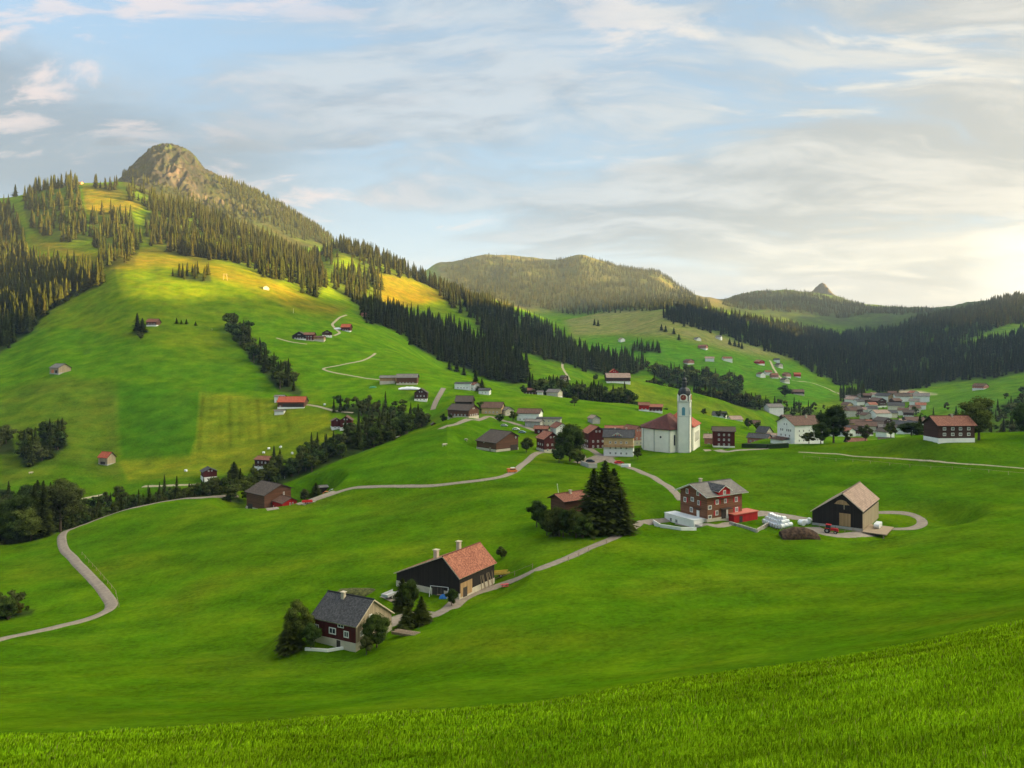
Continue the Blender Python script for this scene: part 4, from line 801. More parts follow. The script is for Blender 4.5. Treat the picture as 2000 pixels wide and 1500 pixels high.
# timber props and shed front along the barn's long wall
def local_part(root, name, mat, fn): m = MB(); fn(m); return m.build(name, mat, root)
def props(m):
    for k in range(7): m.tube((-1.2 - k * .8, 4.9 + (k % 2) * .5, 0.0), (-1.0 - k * .8 + .3 * (k % 3 - 1), 4.5, 3.4), .09, n=6)
local_part(h2, 'timber_props', M_WOODP, props)
local_part(h2, 'plank_front', W_['tan'], lambda m: m.box(2.2, 6.8, 4.45, 4.56, .5, 3.6))
h3 = solved('farmhouse', 'three storey shingled farmhouse with red shutters, grey roof and white terrace', (1346, 945), (1427, 935.2), (1316, 956.7), (1380.5, 972), 222, wall='shingle', roof='grey', base='beige', base_h=1.0, ov=1.3, ovx=1.5, trim=M_WHITE, chim=((3.2, -.9, 1.3, .7),), depth=3,
   wins=[('E', -2.4, 7.9, 1.1, 1.5, 2), ('E', 2.1, 7.9, 1.1, 1.3, 2), ('E', -3.3, 5.2, 1.2, 1.5, 2), ('E', -.2, 5.8, 1.3, 1.3, 0), ('E', 2.4, 5.2, 1.0, 1.4, 2), ('E', -.6, 2.6, 1.2, 1.5, 0),
         ('R', -6.2, 4.3, 1.5, 1.2, 0), ('R', -3.2, 5.6, 1.3, 1.4, 3), ('R', .2, 5.6, 1.1, 1.3, 2), ('R', 4.8, 5.6, 1.3, 1.5, 3), ('R', -6.2, 1.5, 1.5, 1.1, 0), ('R', -3.4, 2.4, 1.2, 1.4, 1), ('R', 4.9, 2.5, 1.3, 1.5, 3)],
   doors=(('E', 2.2, .7, 1.1, 2.2, M_WHITE), ('R', .9, .4, .7, 2.6, M_WHITE), ('R', -.6, .4, 1.8, 2.8, M_DKTRIM)))
def dormer(root, x, w, zb, zt, y0, y1, wallm, roofm, glass=True, side=1):
    """gabled dormer on the +y (side=1) slope: front wall at y1"""
    m = MB(); h = w / 2; m.face([(x + h, side * y1, zb), (x - h, side * y1, zb), (x - h, side * y1, zt - h * .55), (x, side * y1, zt), (x + h, side * y1, zt - h * .55)])
    for s in (1, -1): m.face([(x + s * h, side * y1, zb), (x + s * h, side * y0, zb + .1), (x + s * h, side * y0, zt - h * .55), (x + s * h, side * y1, zt - h * .55)])
    d = m.build('dormer', wallm, root); r = MB(); o = .5
    for s in (1, -1): slab(r, [(x + s * (h + o), side * (y1 + o), zt - (h + o) * .55), (x + s * (h + o), side * (y0 - 1.2), zt - (h + o) * .55), (x, side * (y0 - 1.2), zt + .08), (x, side * (y1 + o), zt + .08)], .16, [(0, 0), (3, 0), (3, 2), (0, 2)])
    r.build('dormer_roof', roofm, d)
    if glass: window_on(d, (x, side * y1, (zb + zt) / 2 - .25), (-side, 0, 0), (0, side, 0), 1.1, 1.2, shutters=3)
    return d
dormer(h3, 1.2, 4.8, 6.9, 10.5, 1.2, 6.9, W_['red'], [T_['slate'], M_WHITE])
def h3_terrace(m): m.box(7.3, 11.6, -7.6, 4.9, -4.4, .85); m.box(7.2, 11.7, -7.7, 5.0, .85, .97)
tr = local_part(h3, 'terrace', W_['white'], h3_terrace)
for s, w in ((-4.8, 1.0), (-2.4, 1.1)): window_on(tr, (11.6, s, -.7), (0, 1, 0), (1, 0, 0), w, 1.2)
local_part(h3, 'porch_roof', M_DKTRIM, lambda m: m.box(5.6, 7.6, .2, 3.4, 3.3, 3.42)); local_part(h3, 'porch_roof', M_DKTRIM, lambda m: m.box(-1.8, 2.2, 5.7, 7.4, 3.4, 3.55))
local_part(h3, 'retaining_wall', W_['grey'], lambda m: m.box(3.0, 11.4, 5.2, 10.2, -3.2, -.2))
h4 = solved('barn', 'black boarded barn with pale brown roof and silver timber side', (1645, 963), (1679.5, 940.8), (1582, 998.2), (1687, 999.8), 208, wall='darkwood', roof='pale', base='grey', base_h=.9, ov=.5, trim=M_TRIM, depth=4,
   wins=[('R', 8.2, 3.1, .8, 1.7)], doors=(('E', .6, 1.0, 3.0, 3.6, W_['tan']), ('E', .4, 5.7, .25, 2.4, M_WOODP)))
local_part(h4, 'side_boards', W_['greywood'], lambda m: m.box(-11, 11.06, 5.18, 5.28, 0, 4.9))
def gpan(m):
    for i in range(8): a, b = math.pi * i / 8, math.pi * (i + 1) / 8; m.face([(11.1, 1.0 * 2.2 * math.cos(a) - .2, 7.0), (11.1, 2.2 * math.cos(b) - .2, 7.0), (11.1, 1.7 * math.cos(b) - .2, 7.0 + 1.3 * math.sin(b)), (11.1, 1.7 * math.cos(a) - .2, 7.0 + 1.3 * math.sin(a))])
local_part(h4, 'gable_panel', W_['tan'], gpan)
local_part(h4, 'ramp_deck', M_WOODP, lambda m: (m.box(2, 13, 5.4, 11.5, .35, .6), m.box(12.6, 12.9, 10.6, 10.9, -3, .35), m.box(12.6, 12.9, 5.6, 5.9, -3, .35), m.box(2, 2.2, 5.4, 11.4, -3.5, .3)))
h5 = solved('barn', 'big dark barn with patched weathered roof on the left farm', (550.4, 945.6), (511.2, 937.8), (515.2, 968.8), (573.6, 952.8), 318, wall='brownwood', roof='dark', base='beige', base_h=1.5, ov=.8, depth=5,
   wins=[('E', 1.5, 7.2, .7, 1.4)], doors=(('L', -4, .2, 3.6, 2.6, M_DKTRIM), ('E', -2.0, -2.0, 3.5, 3.2, M_DKTRIM)))
h6 = solved('barn', 'bright red shed with brown roof and white foundation below the dark barn', (570.4, 972), (545, 965), (550.4, 984), (583.2, 977.6), 312, zbase=-68.4, wall='red', roof='brown', base='white', base_h=1.8, ov=.5, depth=4,
   wins=[('E', -.6, 4.9, .7, 1.1), ('E', .6, 4.9, .7, 1.1), ('E', -.2, 2.9, .6, .9), ('L', -2.5, 3.2, .5, 1.0), ('L', 2.5, 3.2, .5, 1.0)], doors=(('L', 3.9, -.3, 1.0, 2.0, M_PRED), ('E', -.8, -.6, 2.2, 1.6, M_DKTRIM)))
h7 = solved('barn', 'broad brown barn with hipped dark roof above the lane bend', (1000, 843), (958, 838), (969, 866), (1016, 852), 372, wall='brownwood', roof='dark', base='beige', base_h=1.2, ov=.7, depth=4, chim=((-2, 3, .8, .6),),
   wins=[('L', -2, 4.2, .8, .8), ('E', 3.2, 6.4, .8, 1.0)], doors=(('E', 2, -.2, 5, 3.0, M_DKTRIM), ('L', 3, 0, 1.2, 2, M_WOODP)))
h8 = solved('guest_house', 'large white four storey house with brown roof beside the dark trees', (1532, 813), (1592, 810.5), (1514, 823), (1552, 831.5), 408, wall='white', roof='brown', base='white', base_h=0, ov=.8, depth=4, pane=True,
   wins=grid('E', (-3.6, -2.2, 1.0, 2.4, 3.8), (7.7,), 1.1, 1.5) + grid('E', (-3.4, 0, 3.0), (4.8,), 1.1, 1.4) + grid('E', (-.9, .9), (10.9,), .8, 1.2) + grid('R', (-7, -4, 0, 3, 6), (2.4, 5.2, 7.6), .9, 1.2), chim=((-3, 1.5, 1.2, .8),))
local_part(h8, 'annexe', [W_['white'], T_['brown']], lambda m: (m.box(9.6, 15, -6.4, 3.0, -4, 2.4), m.face([(15.6, -7, 2.6), (15.6, 3.4, 2.6), (9.6, 3.4, 3.9), (9.6, -7, 3.9)], [(0, 0), (10, 0), (10, 5), (0, 5)], 1), m.face([(15.6, -7, 2.42), (9.6, -7, 3.7), (9.6, 3.4, 3.7), (15.6, 3.4, 2.42)], mi=1)))
h9 = simple('dark shingled house with rust brown roof and white cellar beside the round maple', 1853, 860, 11, 16.5, 6.6, 3.6, 4, Y=292, roof='rust', wall='chalet', base='white', base_h=1.7, ov=.8, chim=((1, -.5, .8, .6),), wins=grid('L', (-5, -1.6, 1.6, 5), (5.4, 3.2), 1.3, 1.2) + [('E', 0, 5, 1, 1), ('E', -2.5, 3, 1, 1)])
# ---------------------------------------------------------------- the church
def church():
    th = R(23); e = empty('church', (0, 0, 0), 0, 'white church with baroque clock tower, black onion dome and red roofs', 'church')
    a1 = Vector((math.cos(th), -math.sin(th), 0)); a2 = Vector((math.sin(th), math.cos(th), 0)); z0 = -50.2
    def g(px, Y): return Vector(((px - CX) / F * Y, Y, 0))
    WM = mat_plain('church_plaster', (.84, .82, .72), .9, .05, .3); GL = M_GLASS
    PIL = mat_plain('church_corner_strips', (.50, .50, .46), .9, .08, 1.)
    # tower
    c0 = g(1346, 371); tw = 5.6; T = [c0, c0 + a2 * tw, c0 + a2 * tw - a1 * tw, c0 - a1 * tw]; ctr = (T[0] + T[2]) / 2; top = (HZ - 785.6) / F * 373
    t = MB(); t.prism([(p.x, p.y) for p in T], z0 - 3, top); tower = t.build('tower', WM, e)
    k = MB()
    for zz, o in ((top, .35), (top - 7.3, .10)): k.prism([((p.x - ctr.x) * (1 + o / 2.8) + ctr.x, (p.y - ctr.y) * (1 + o / 2.8) + ctr.y) for p in T], zz, zz + (.5 if o > .2 else .22))
    for p in T[:2] + T[3:]: q = ctr + (p - ctr) * 1.012; k.prism([(q.x + dx, q.y + dy) for dx, dy in ((-.22, -.22), (.22, -.22), (.22, .22), (-.22, .22))], z0 - 2, top - .02)
    k.build('cornice', PIL, tower)
    # belfry with arched gables holding the clock faces
    S = Vector((ctr.x, ctr.y, 0)); r = tw / 2; zb = top + .5; ang = math.atan2(a1.y, a1.x)
    d = MB(); prof = [(3.25, zb), (3.2, zb + 1.4), (3.25, zb + 3.0), (3.35, zb + 3.9), (3.1, zb + 5.2), (2.45, zb + 6.2), (1.65, zb + 6.7), (1.35, zb + 7.0)]
    d.lathe(prof, 8, ang + R(22.5), (S.x, S.y)); d.lathe([(1.15, zb + 7.0), (1.10, zb + 9.4), (1.45, zb + 9.55), (1.40, zb + 9.75), (1.05, zb + 10.1), (1.25, zb + 10.6), (1.15, zb + 11.1), (.6, zb + 11.7), (.22, zb + 12.3), (.08, zb + 14.0)], 8, ang + R(22.5), (S.x, S.y))
    d.lathe([(.05, zb + 14), (.3, zb + 14.1), (.3, zb + 14.5), (.05, zb + 14.7)], 8, 0, (S.x, S.y)); dome = d.build('dome', M_COPPER, tower)
    cr = MB(); cr.box(S.x - .05, S.x + .05, S.y - .05, S.y + .05, zb + 14.6, zb + 16); cr.box(S.x - .45, S.x + .45, S.y - .04, S.y + .04, zb + 15.2, zb + 15.32); cr.build('cross', M_TRIM, dome)
    MR = paint('clock_red', (.25, .03, .02)); MGd = paint('gilded_metal', (.62, .42, .12), .35)
    for n, u in ((-a2, a1), (a1, a2), (a2, -a1), (-a1, -a2)):
        c = S + n * (r + .50); G = MB(); w = 1.9; pts = [(-w, 0), (w, 0), (w, 2.2)] + [(w * math.cos(q), 2.2 + 1.5 * math.sin(q)) for q in [math.pi * i / 8 for i in range(1, 8)]] + [(-w, 2.2)]
        Fp = [c + u * s + Vector((0, 0, zb + z)) for s, z in pts]; Bp = [p - n * .9 for p in Fp]; G.face(Fp); G.face(list(reversed(Bp)))
        for i in range(len(Fp)): G.face([Fp[i], Fp[(i + 1) % len(Fp)], Bp[(i + 1) % len(Fp)], Bp[i]])
        ga = G.build('clock_gable', WM, tower)
        K = MB(); cc = c + Vector((0, 0, zb + 1.95)); K.tube(cc - n * .05, cc + n * .12, 1.45, n=20); ck = K.build('clock_face', MR, ga)
        hd = MB(); 
        for a_, l_ in ((70, 1.1), (200, .8)): q = u * math.cos(R(a_)) + Vector((0, 0, 1)) * math.sin(R(a_)); hd.tube(cc + n * .16, cc + n * .16 + q * l_, .09, n=4)
        for a_ in range(0, 360, 30): q = u * math.cos(R(a_)) + Vector((0, 0, 1)) * math.sin(R(a_)); hd.tube(cc + n * .14 + q * 1.15, cc + n * .14 + q * 1.4, .06, n=4)
        hd.build('clock_hands', MGd, ck)
        wm = MB(); wc = S + n * (r + .03); pts = [(-.8, 0), (.8, 0), (.8, 3.4)] + [(.8 * math.cos(q), 3.4 + .8 * math.sin(q)) for q in [math.pi * i / 6 for i in range(1, 6)]] + [(-.8, 3.4)]
        Fp = [wc + n * .05 + u * s + Vector((0, 0, top - 6.6 + z)) for s, z in pts]; wm.face(Fp); Bp = [p - n * .1 for p in Fp]
        for i in range(len(Fp)): wm.face([Fp[i], Fp[(i + 1) % len(Fp)], Bp[(i + 1) % len(Fp)], Bp[i]])
        wm.build('louvre_window', paint('louvre_blue', (.10, .28, .36)), tower)
    # nave behind the tower
    nv = g(1354.5, 380); P = [nv, nv + a2 * 21, nv + a2 * 21 - a1 * 17.5, nv - a1 * 17.5]; eave = (HZ - 832) / F * 384
    m = MB(); m.prism([(p.x, p.y) for p in P], z0 - 3, eave); m.build('nave', WM, e)
    def hip(mb, P, z, ridge_h, o, inset):
        c = sum(P, Vector()) / len(P); Q = [c + (p - c) * (1 + o / ((p - c).length)) for p in P]; Q = [Vector((q.x, q.y, z)) for q in Q]; ra = (Q[0] + Q[3]) / 2; rb = (Q[1] + Q[2]) / 2; dd = (rb - ra); dl = dd.length; dd.normalize(); ra = ra + dd * inset; rb = rb - dd * inset; ra.z = rb.z = z + ridge_h
        for f in ([Q[0], Q[1], rb, ra], [Q[2], Q[3], ra, rb], [Q[3], Q[0], ra], [Q[1], Q[2], rb]):
            L = (f[1] - f[0]).length; mb.face(f, [(0, 0), (L, 0), (L * .6, 8), (L * .4, 8)][:len(f)]); mb.face([p - Vector((0, 0, .3)) for p in reversed(f)])
            mb.face([f[0] - Vector((0, 0, .3)), f[1] - Vector((0, 0, .3)), f[1], f[0]])
    hm = MB(); hip(hm, P, eave, 7.2, 1.1, 6.5); hm.build('nave_roof', T_['churchred'], e)
    for s in (5, 9, 13, 17): 
        cpt = nv + a2 * s; w = MB(); u = a2; n = a1; pts = [(-.6, 0), (.6, 0), (.6, 4.4), (.3, 5.0), (-.3, 5.0), (-.6, 4.4)]; Fp = [cpt + n * .06 + u * a + Vector((0, 0, eave - 8.2 + b)) for a, b in pts]; w.face(Fp)
        Bp = [p - n * .1 for p in Fp]
        for i in range(6): w.face([Fp[i], Fp[(i + 1) % 6], Bp[(i + 1) % 6], Bp[i]])
        w.build('nave_window', GL, e)
    # choir, polygonal towards the meadow
    V = [g(1333, 379.5), g(1331, 376.6), g(1307.5, 371.5), g(1278, 377.5), g(1257, 384), g(1253, 394)]; back = [V[-1] + a2 * 2, nv - a1 * 17.4 + a2 * 3, nv + a2 * 3]; poly = V + back; ez = (HZ - 838.5) / F * 372
    m = MB(); m.prism([(p.x, p.y) for p in reversed(poly)], z0 - 3, ez); ch = m.build('choir', WM, e)
    k = MB()
    for p in V[1:5]: k.prism([(p.x + dx, p.y + dy) for dx, dy in ((-.35, -.22), (.35, -.22), (.35, .3), (-.35, .3))], z0 - 2, ez - .02)
    k.build('pilaster', PIL, ch)
    c = sum(V[1:5], Vector()) / 4 + a2 * 4.5; apex = Vector((0, 0, 0)) + c - a1 * -1.5; apex.z = ez + 7.0; rg = apex + a2 * 9; rr = MB()
    O = [p + (p - c).normalized() * 1.1 for p in poly]; O = [Vector((p.x, p.y, ez - .1)) for p in O]; O[-1] = Vector((nv.x, nv.y, ez - .1)) + a2 * 3; O[-2] = Vector((poly[-2].x, poly[-2].y, ez - .1))
    for i in range(len(O) - 1):
        a, b = O[i], O[i + 1]; L = (b - a).length
        if i < 4: f = [b, a, apex]
        elif i == 4: f = [b, a, apex]
        else: f = [b, a, apex if i == 5 else rg]
        rr.face(f, [(0, 0), (L, 0), (L / 2, 8)]); rr.face([q - Vector((0, 0, .35)) for q in reversed(f)]); rr.face([a - Vector((0, 0, .35)), b - Vector((0, 0, .35)), b, a])
    rr.face([O[0], O[-1], rg], [(0, 0), (5, 0), (3, 8)]); rr.face([O[0], rg, apex], [(0, 0), (5, 6), (3, 8)]); rr.face([O[-3], apex, rg], [(0, 0), (5, 6), (3, 8)])
    rr.build('choir_roof', T_['maroon'], ch)
    def arch(parent, p, q, s, zc, w, h, name='choir_window'):
        u = (q - p).normalized(); n = Vector((u.y, -u.x, 0)); n = n if n.y < 0 else -n; cc = p.lerp(q, s); mb = MB(); pts = [(-w, 0), (w, 0), (w, h - w)] + [(w * math.cos(t_), h - w + w * math.sin(t_)) for t_ in [math.pi * i / 6 for i in range(1, 6)]] + [(-w, h - w)]
        Fp = [cc + n * .07 + u * a + Vector((0, 0, zc + b)) for a, b in pts]; Bp = [x - n * .12 for x in Fp]; mb.face(Fp); mb.face(list(reversed(Fp)))
        for i in range(len(Fp)): mb.face([Fp[i], Fp[(i + 1) % len(Fp)], Bp[(i + 1) % len(Fp)], Bp[i]])
        mb.build(name, GL, parent)
    arch(ch, V[2], V[1], .42, z0 + 3.6, .55, 5.4); o = V[3].lerp(V[2], .42); u = (V[2] - V[3]).normalized(); n = Vector((u.y, -u.x, 0)); n = n if n.y < 0 else -n
    mb = MB(); zc = Vector((0, 0, z0 + 7.7)); mb.tube(o + zc - n * .05, o + zc + n * .08, .55, n=14); mb.build('round_window', GL, ch)
church()
# ---------------------------------------------------------------- village round the church, hill farms
def chalet(label, px, py, W=11, L=11, he=5.6, rise=3.0, yaw=-80, roof='brown', wall='chalet', base='white', base_h=1.6, near=None, name='chalet', group=None, faces='ELR', y0=3, Y=None, **kw):
    return simple(label, px, py, W, L, he, rise, yaw, Y=Y, near=near, y0=y0, name=name, roof=roof, wall=wall, base=base, base_h=base_h, group=group, wins=facade(W, L, he, rise, base_h, faces), **kw)
chalet('tall dark red chalet with orange roof beside the big round tree', 1071, 872, 10.5, 11, 7.0, 3.6, -68, 'red', 'redwood', 'cream', 1.8, Y=378, chim=((0, .5, 1, .6),))
chalet('oxblood timber house with long red roof left of the ochre inn', 1161, 877, 11.5, 13, 8.2, 3.6, -78, 'red', 'redwood', 'brown' if False else 'beige', .6, Y=382)
chalet('slate roofed house behind the oxblood timber house', 1180, 852, 10, 20, 6.2, 3.2, -4, 'slate', 'beige', 'beige', 0, Y=415, faces='LE')
inn = chalet('ochre inn with slate roof over a white ground floor', 1209, 889, 11, 15.5, 9.2, 3.4, -12, 'slate', 'yellow', 'white', 4.6, Y=360, faces='LE', chim=((-2, .6, 1, .7), (3.6, .4, 1, .7)))
local_part(inn, 'wooden_balcony', W_['tan'], lambda m: m.box(-7.4, 7.4, -6.1, -5.0, 4.5, 5.5))
dormer(inn, -.5, 4.2, 9.2, 11.4, 1.5, 4.4, W_['cream'], [T_['slate'], M_WHITE], True, -1)
chalet('salmon house with maroon roof squeezed between inn and church', 1236, 866, 10, 12, 7.4, 3.4, -62, 'rust', 'pink', 'cream', 3.0, Y=402)
chalet('dark maroon shingled house right of the church', 1413, 873, 9, 12.5, 8.6, 2.2, -12, 'dark', 'redwood', 'white', .8, Y=396, faces='LE')
chalet('low salmon house behind the maroon house by the church', 1390, 866, 8, 9, 4.8, 2.2, -20, 'pale', 'pink', 'white', 0, Y=420, faces='LE')
simple('small grey shed with pale roof alone on the meadow edge', 1160, 826, 7, 9, 3.4, 2.2, -70, Y=505, name='shed', cat='shed', roof='pale', wall='grey', base='grey', wins=[('E', 0, 2, 1, 1)])
chalet('white house with wide brown roof above the village street', 1035, 822, 13, 16, 5.4, 2.8, -14, 'brown', 'white', 'white', 0, Y=480, faces='LE')
fl = chalet('cream flat roofed building beside the village street', 1073, 834, 11, 16, 5.8, .5, -8, 'slate', 'cream', 'cream', 0, Y=462, faces='LE')
chalet('low grey workshop with glass front beside the cream building', 1043, 838, 9, 11, 3.8, 1.2, -15, 'grey', 'grey', 'grey', 0, Y=455, faces='LE', name='workshop', cat='workshop')
chalet('ochre farmhouse with brown roof left of the village street', 963, 808, 12, 15, 4.6, 3.6, -10, 'brown', 'yellow', 'beige', 0, Y=500, faces='LE')
chalet('small house with silver roof behind bushes by the street', 990, 810, 8, 9, 3.6, 2.2, -60, 'grey', 'beige', 'beige', 0, Y=500, faces='E')
chalet('long brown farmhouse with grey roof beside the orange shrubs', 905, 818, 14, 17, 4.6, 3.6, -28, 'dark', 'brownwood', 'beige', .8, Y=470, faces='LE')
chalet('tall barn with violet grey roof behind the long farmhouse', 908, 792, 12, 13, 5.0, 4.0, -8, 'dark', 'darkwood', 'beige', .6, Y=520, faces='L', name='barn', cat='barn')
chalet('white villa with flat dark roof on the slope below the fir', 907, 765, 11, 15, 5.0, 1.0, -15, 'slate', 'white', 'white', 0, Y=600, faces='LE')
chalet('white house with brown gable on the slope beside the villa', 926, 763, 9, 8, 4.6, 2.0, -40, 'rust', 'white', 'white', 0, Y=600, faces='LE')
chalet('little white house with grey roof right of the slope villa', 947, 774, 9, 10, 3.4, 1.8, -8, 'slate', 'white', 'white', 0, Y=585, faces='LE')
chalet('red shingled chalet with white cellar in the meadow, left of the pair', 1258, 799, 9, 9, 4.6, 2.0, -12, 'rust', 'red', 'white', 1.2, Y=560, faces='LE')
chalet('red brown chalet in the meadow, right of the pair', 1281, 800, 9, 11, 4.2, 2.0, -12, 'red', 'redwood', 'white', 1.2, Y=560, faces='LE')
big = chalet('broad hilltop farmhouse with long pinkish roof on the second ridge', 1206, 735, 15, 26, 5.4, 4.8, 2, 'pale', 'chalet', 'white', 1.6, Y=770, faces='L', name='farmhouse')
chalet('red gabled house peeping behind the long pinkish roof', 1199, 729, 10, 9, 6.2, 3.6, -88, 'brightred', 'red', 'white', .8, Y=792, faces='E')
chalet('little hut on the meadow track above the tree row', 1101, 716, 8, 9, 3.2, 2.6, -50, 'dark', 'brownwood', 'grey', 0, Y=905, faces='E', name='hut', cat='hut')
chalet('grey hut lower on the meadow track', 1098, 735, 8, 8, 3.2, 2.6, -60, 'grey', 'grey', 'grey', 0, Y=850, faces='E', name='hut', cat='hut')
chalet('dark brown barn with flat rust roof beside the round tree in the meadow', 1035, 765, 9, 11, 4.0, 2.0, -8, 'rust', 'chalet', 'white', 0, Y=640, faces='L', name='barn', cat='barn')
chalet('white and grey house with glazed gable at the foot of the spruce row', 1083, 776, 10, 12, 3.6, 2.6, -30, 'grey', 'beige', 'white', 0, Y=610, faces='LE')
chalet('small white shed beside the rust roofed barn', 1055, 774, 5, 6, 2.4, 1.2, -10, 'grey', 'white', 'white', 0, Y=615, faces='', name='shed', cat='shed')
chalet('low house with orange red roof left of the oxblood timber house', 1146, 862, 9, 11, 4.6, 2.8, -20, 'brightred', 'pink', 'white', 0, Y=400, faces='LE')
chalet('small rust roofed shed between cream building and dark red chalet', 1058, 845, 7, 9, 3.0, 1.8, -12, 'rust', 'redwood', 'white', 0, Y=430, faces='L', name='shed', cat='shed')
chalet('white gabled house behind the dark red chalet', 1092, 850, 9, 10, 5.0, 2.8, -70, 'rust', 'white', 'white', 0, Y=430, faces='EL')
chalet('narrow white house with slate roof behind the church choir', 1252, 855, 8, 10, 6.0, 2.6, -75, 'slate', 'white', 'white', 0, Y=425, faces='EL')
chalet('beige house with orange roof behind the slate roofed house', 1200, 846, 9, 12, 5.0, 2.8, -10, 'red', 'beige', 'beige', 0, Y=445, faces='LE')
# left slope
simple('small field barn with bright red roof at the edge of the striped meadow', 209, 908, 7.5, 9.3, 4.6, 3.6, -22, near=480, name='barn', cat='barn', roof='brightred', wall='greywood', base='grey', base_h=.8, doors=(('L', 0, .3, 4.2, 1.8, M_DKTRIM),))
lb = simple('pale timber barn with grey roof alone on the left slope', 118, 729, 12, 14, 4.6, 3.6, -28, near=630, y0=500, name='barn', cat='barn', roof='grey', wall='greywood', base='grey', base_h=.6, doors=(('L', -2, .2, 3.4, 2.6, M_PORANGE), ('L', 3, .2, 3.0, 2.4, M_DKTRIM)))
simple('small barn with dusky pink roof beside the lone dark spruces', 300, 637, 9, 12, 4.0, 3.4, -6, near=720, y0=560, name='barn', cat='barn', roof='rust', wall='brownwood', base='white', base_h=1.2, wins=grid('L', (-3, 0, 3), (2.2,), 1, .8))
chalet('two tone house, dark red above and white below, by the creek lane', 408, 938, 9, 10, 5.6, 2.2, -58, 'slate', 'redwood', 'white', 2.6, Y=440, faces='EL')
chalet('dark chalet with flat rust roof half hidden in the creek trees', 520, 912, 10, 12, 5.8, 1.8, -18, 'rust', 'chalet', 'white', 1.6, Y=452, faces='LE')
fr = chalet('long farm building with vivid orange red roof on the yellow meadow', 572, 792, 12, 21, 4.6, 4.0, 0, 'brightred', 'brownwood', 'white', 1.0, Y=548, faces='L', name='barn', cat='barn')
local_part(fr, 'machine_bay', M_DKTRIM, lambda m: m.box(-6, 9, -5.4, -5.36, 1.0, 3.2))
chalet('low white shed with pale roof at the left end of the orange roofed farm', 547, 785, 8, 8, 4.6, 1.0, 0, 'grey', 'white', 'white', 0, Y=560, faces='L', name='shed', cat='shed')
chalet('white silage shed in front of the orange roofed farm', 547, 797, 6, 8, 3.0, .6, 0, 'grey', 'white', 'white', 0, Y=538, faces='', name='shed', cat='shed')
chalet('narrow dark chalet, left one of the twins above the creek', 657, 812, 8, 8, 5.6, 2.0, -70, 'brown', 'redwood', 'white', 1.8, Y=500, faces='EL')
chalet('oxblood gabled chalet with many white windows, right one of the twins above the creek', 677, 815, 9, 10, 6.4, 3.0, -86, 'brown', 'redwood', 'white', 1.8, Y=497, faces='EL')
chalet('orange brown chalet between the tall creek spruces', 727, 840, 8, 9, 6.4, 2.6, -76, 'rust', 'redwood', 'beige', 2.6, Y=470, faces='EL')
chalet('chalet with red roof and white cellar at the upper end of the creek trees', 773, 826, 9, 12, 5.6, 2.4, -62, 'red', 'chalet', 'beige', 2.2, Y=485, faces='EL')
chalet('tiny wooden hut at the end of the creek trees', 847, 826, 4, 4, 2.2, 1.4, -70, 'dark', 'chalet', 'white', 0, Y=462, faces='E', name='hut', cat='hut')
chalet('low timber barn with grey roof, left of the long pair', 758, 756, 11, 13.5, 5.0, 1.8, 2, 'grey', 'tan', 'beige', 2.4, Y=600, faces='', name='barn', cat='barn')
lb2 = chalet('long brown barn with grey roof, right of the long pair', 796, 757, 13, 18, 5.6, 3.0, 0, 'grey', 'brownwood', 'beige', 1.2, Y=596, faces='L', name='barn', cat='barn')
chalet('dark gabled chalet with white cellar below the long barns', 823, 780, 11, 10, 6.4, 3.6, -90, 'dark', 'chalet', 'white', 2.0, Y=565, faces='E')
chalet('dark gabled barn at the left of the upper hamlet', 587, 669, 15, 12, 3.6, 4.4, -90, 'dark', 'darkwood', 'white', .8, Y=735, y0=500, faces='E', name='barn', cat='barn')
chalet('reddish brown barn in the middle of the upper hamlet', 605, 668, 11, 11, 6.0, 2.4, 0, 'rust', 'redwood', 'beige', .6, Y=735, faces='L', name='barn', cat='barn')
chalet('low long stable with brown roof in the upper hamlet', 622, 668, 9, 14, 4.0, 1.6, 0, 'brown', 'tan', 'beige', 2.0, Y=736, faces='L', name='stable', cat='stable')
chalet('white chalet with dark gable at the right of the upper hamlet', 639, 661, 11, 10, 4.4, 3.0, -78, 'slate', 'chalet', 'white', 2.0, Y=755, faces='E')
chalet('small barn with red roof above the winding track', 677, 641, 10, 11, 4.4, 3.8, -6, 'brightred', 'redwood', 'white', .8, Y=800, faces='L', name='barn', cat='barn')
chalet('tiny stone hut high on the pasture', 519, 586, 8, 8, 2.8, 2.2, -60, 'grey', 'grey', 'grey', 0, Y=880, faces='E', name='hut', cat='hut')
chalet('salmon cabin at the tip of the dark wood', 713, 604, 7, 9, 4.2, 2.4, -20, 'rust', 'pink', 'white', 0, Y=930, faces='L', name='cabin', cat='cabin')
chalet('sunlit orange cabin on the bright ridge clearing', 812, 591, 8, 10, 3.8, 2.6, -20, 'rust', 'pink', 'pink', 0, Y=1120, faces='L', name='cabin', cat='cabin')
chalet('small summit hut among the ridge trees', 155, 352, 8, 14, 3.4, 2.6, -10, 'pale', 'tan', 'beige', 0, Y=1440, faces='L', name='hut', cat='hut')
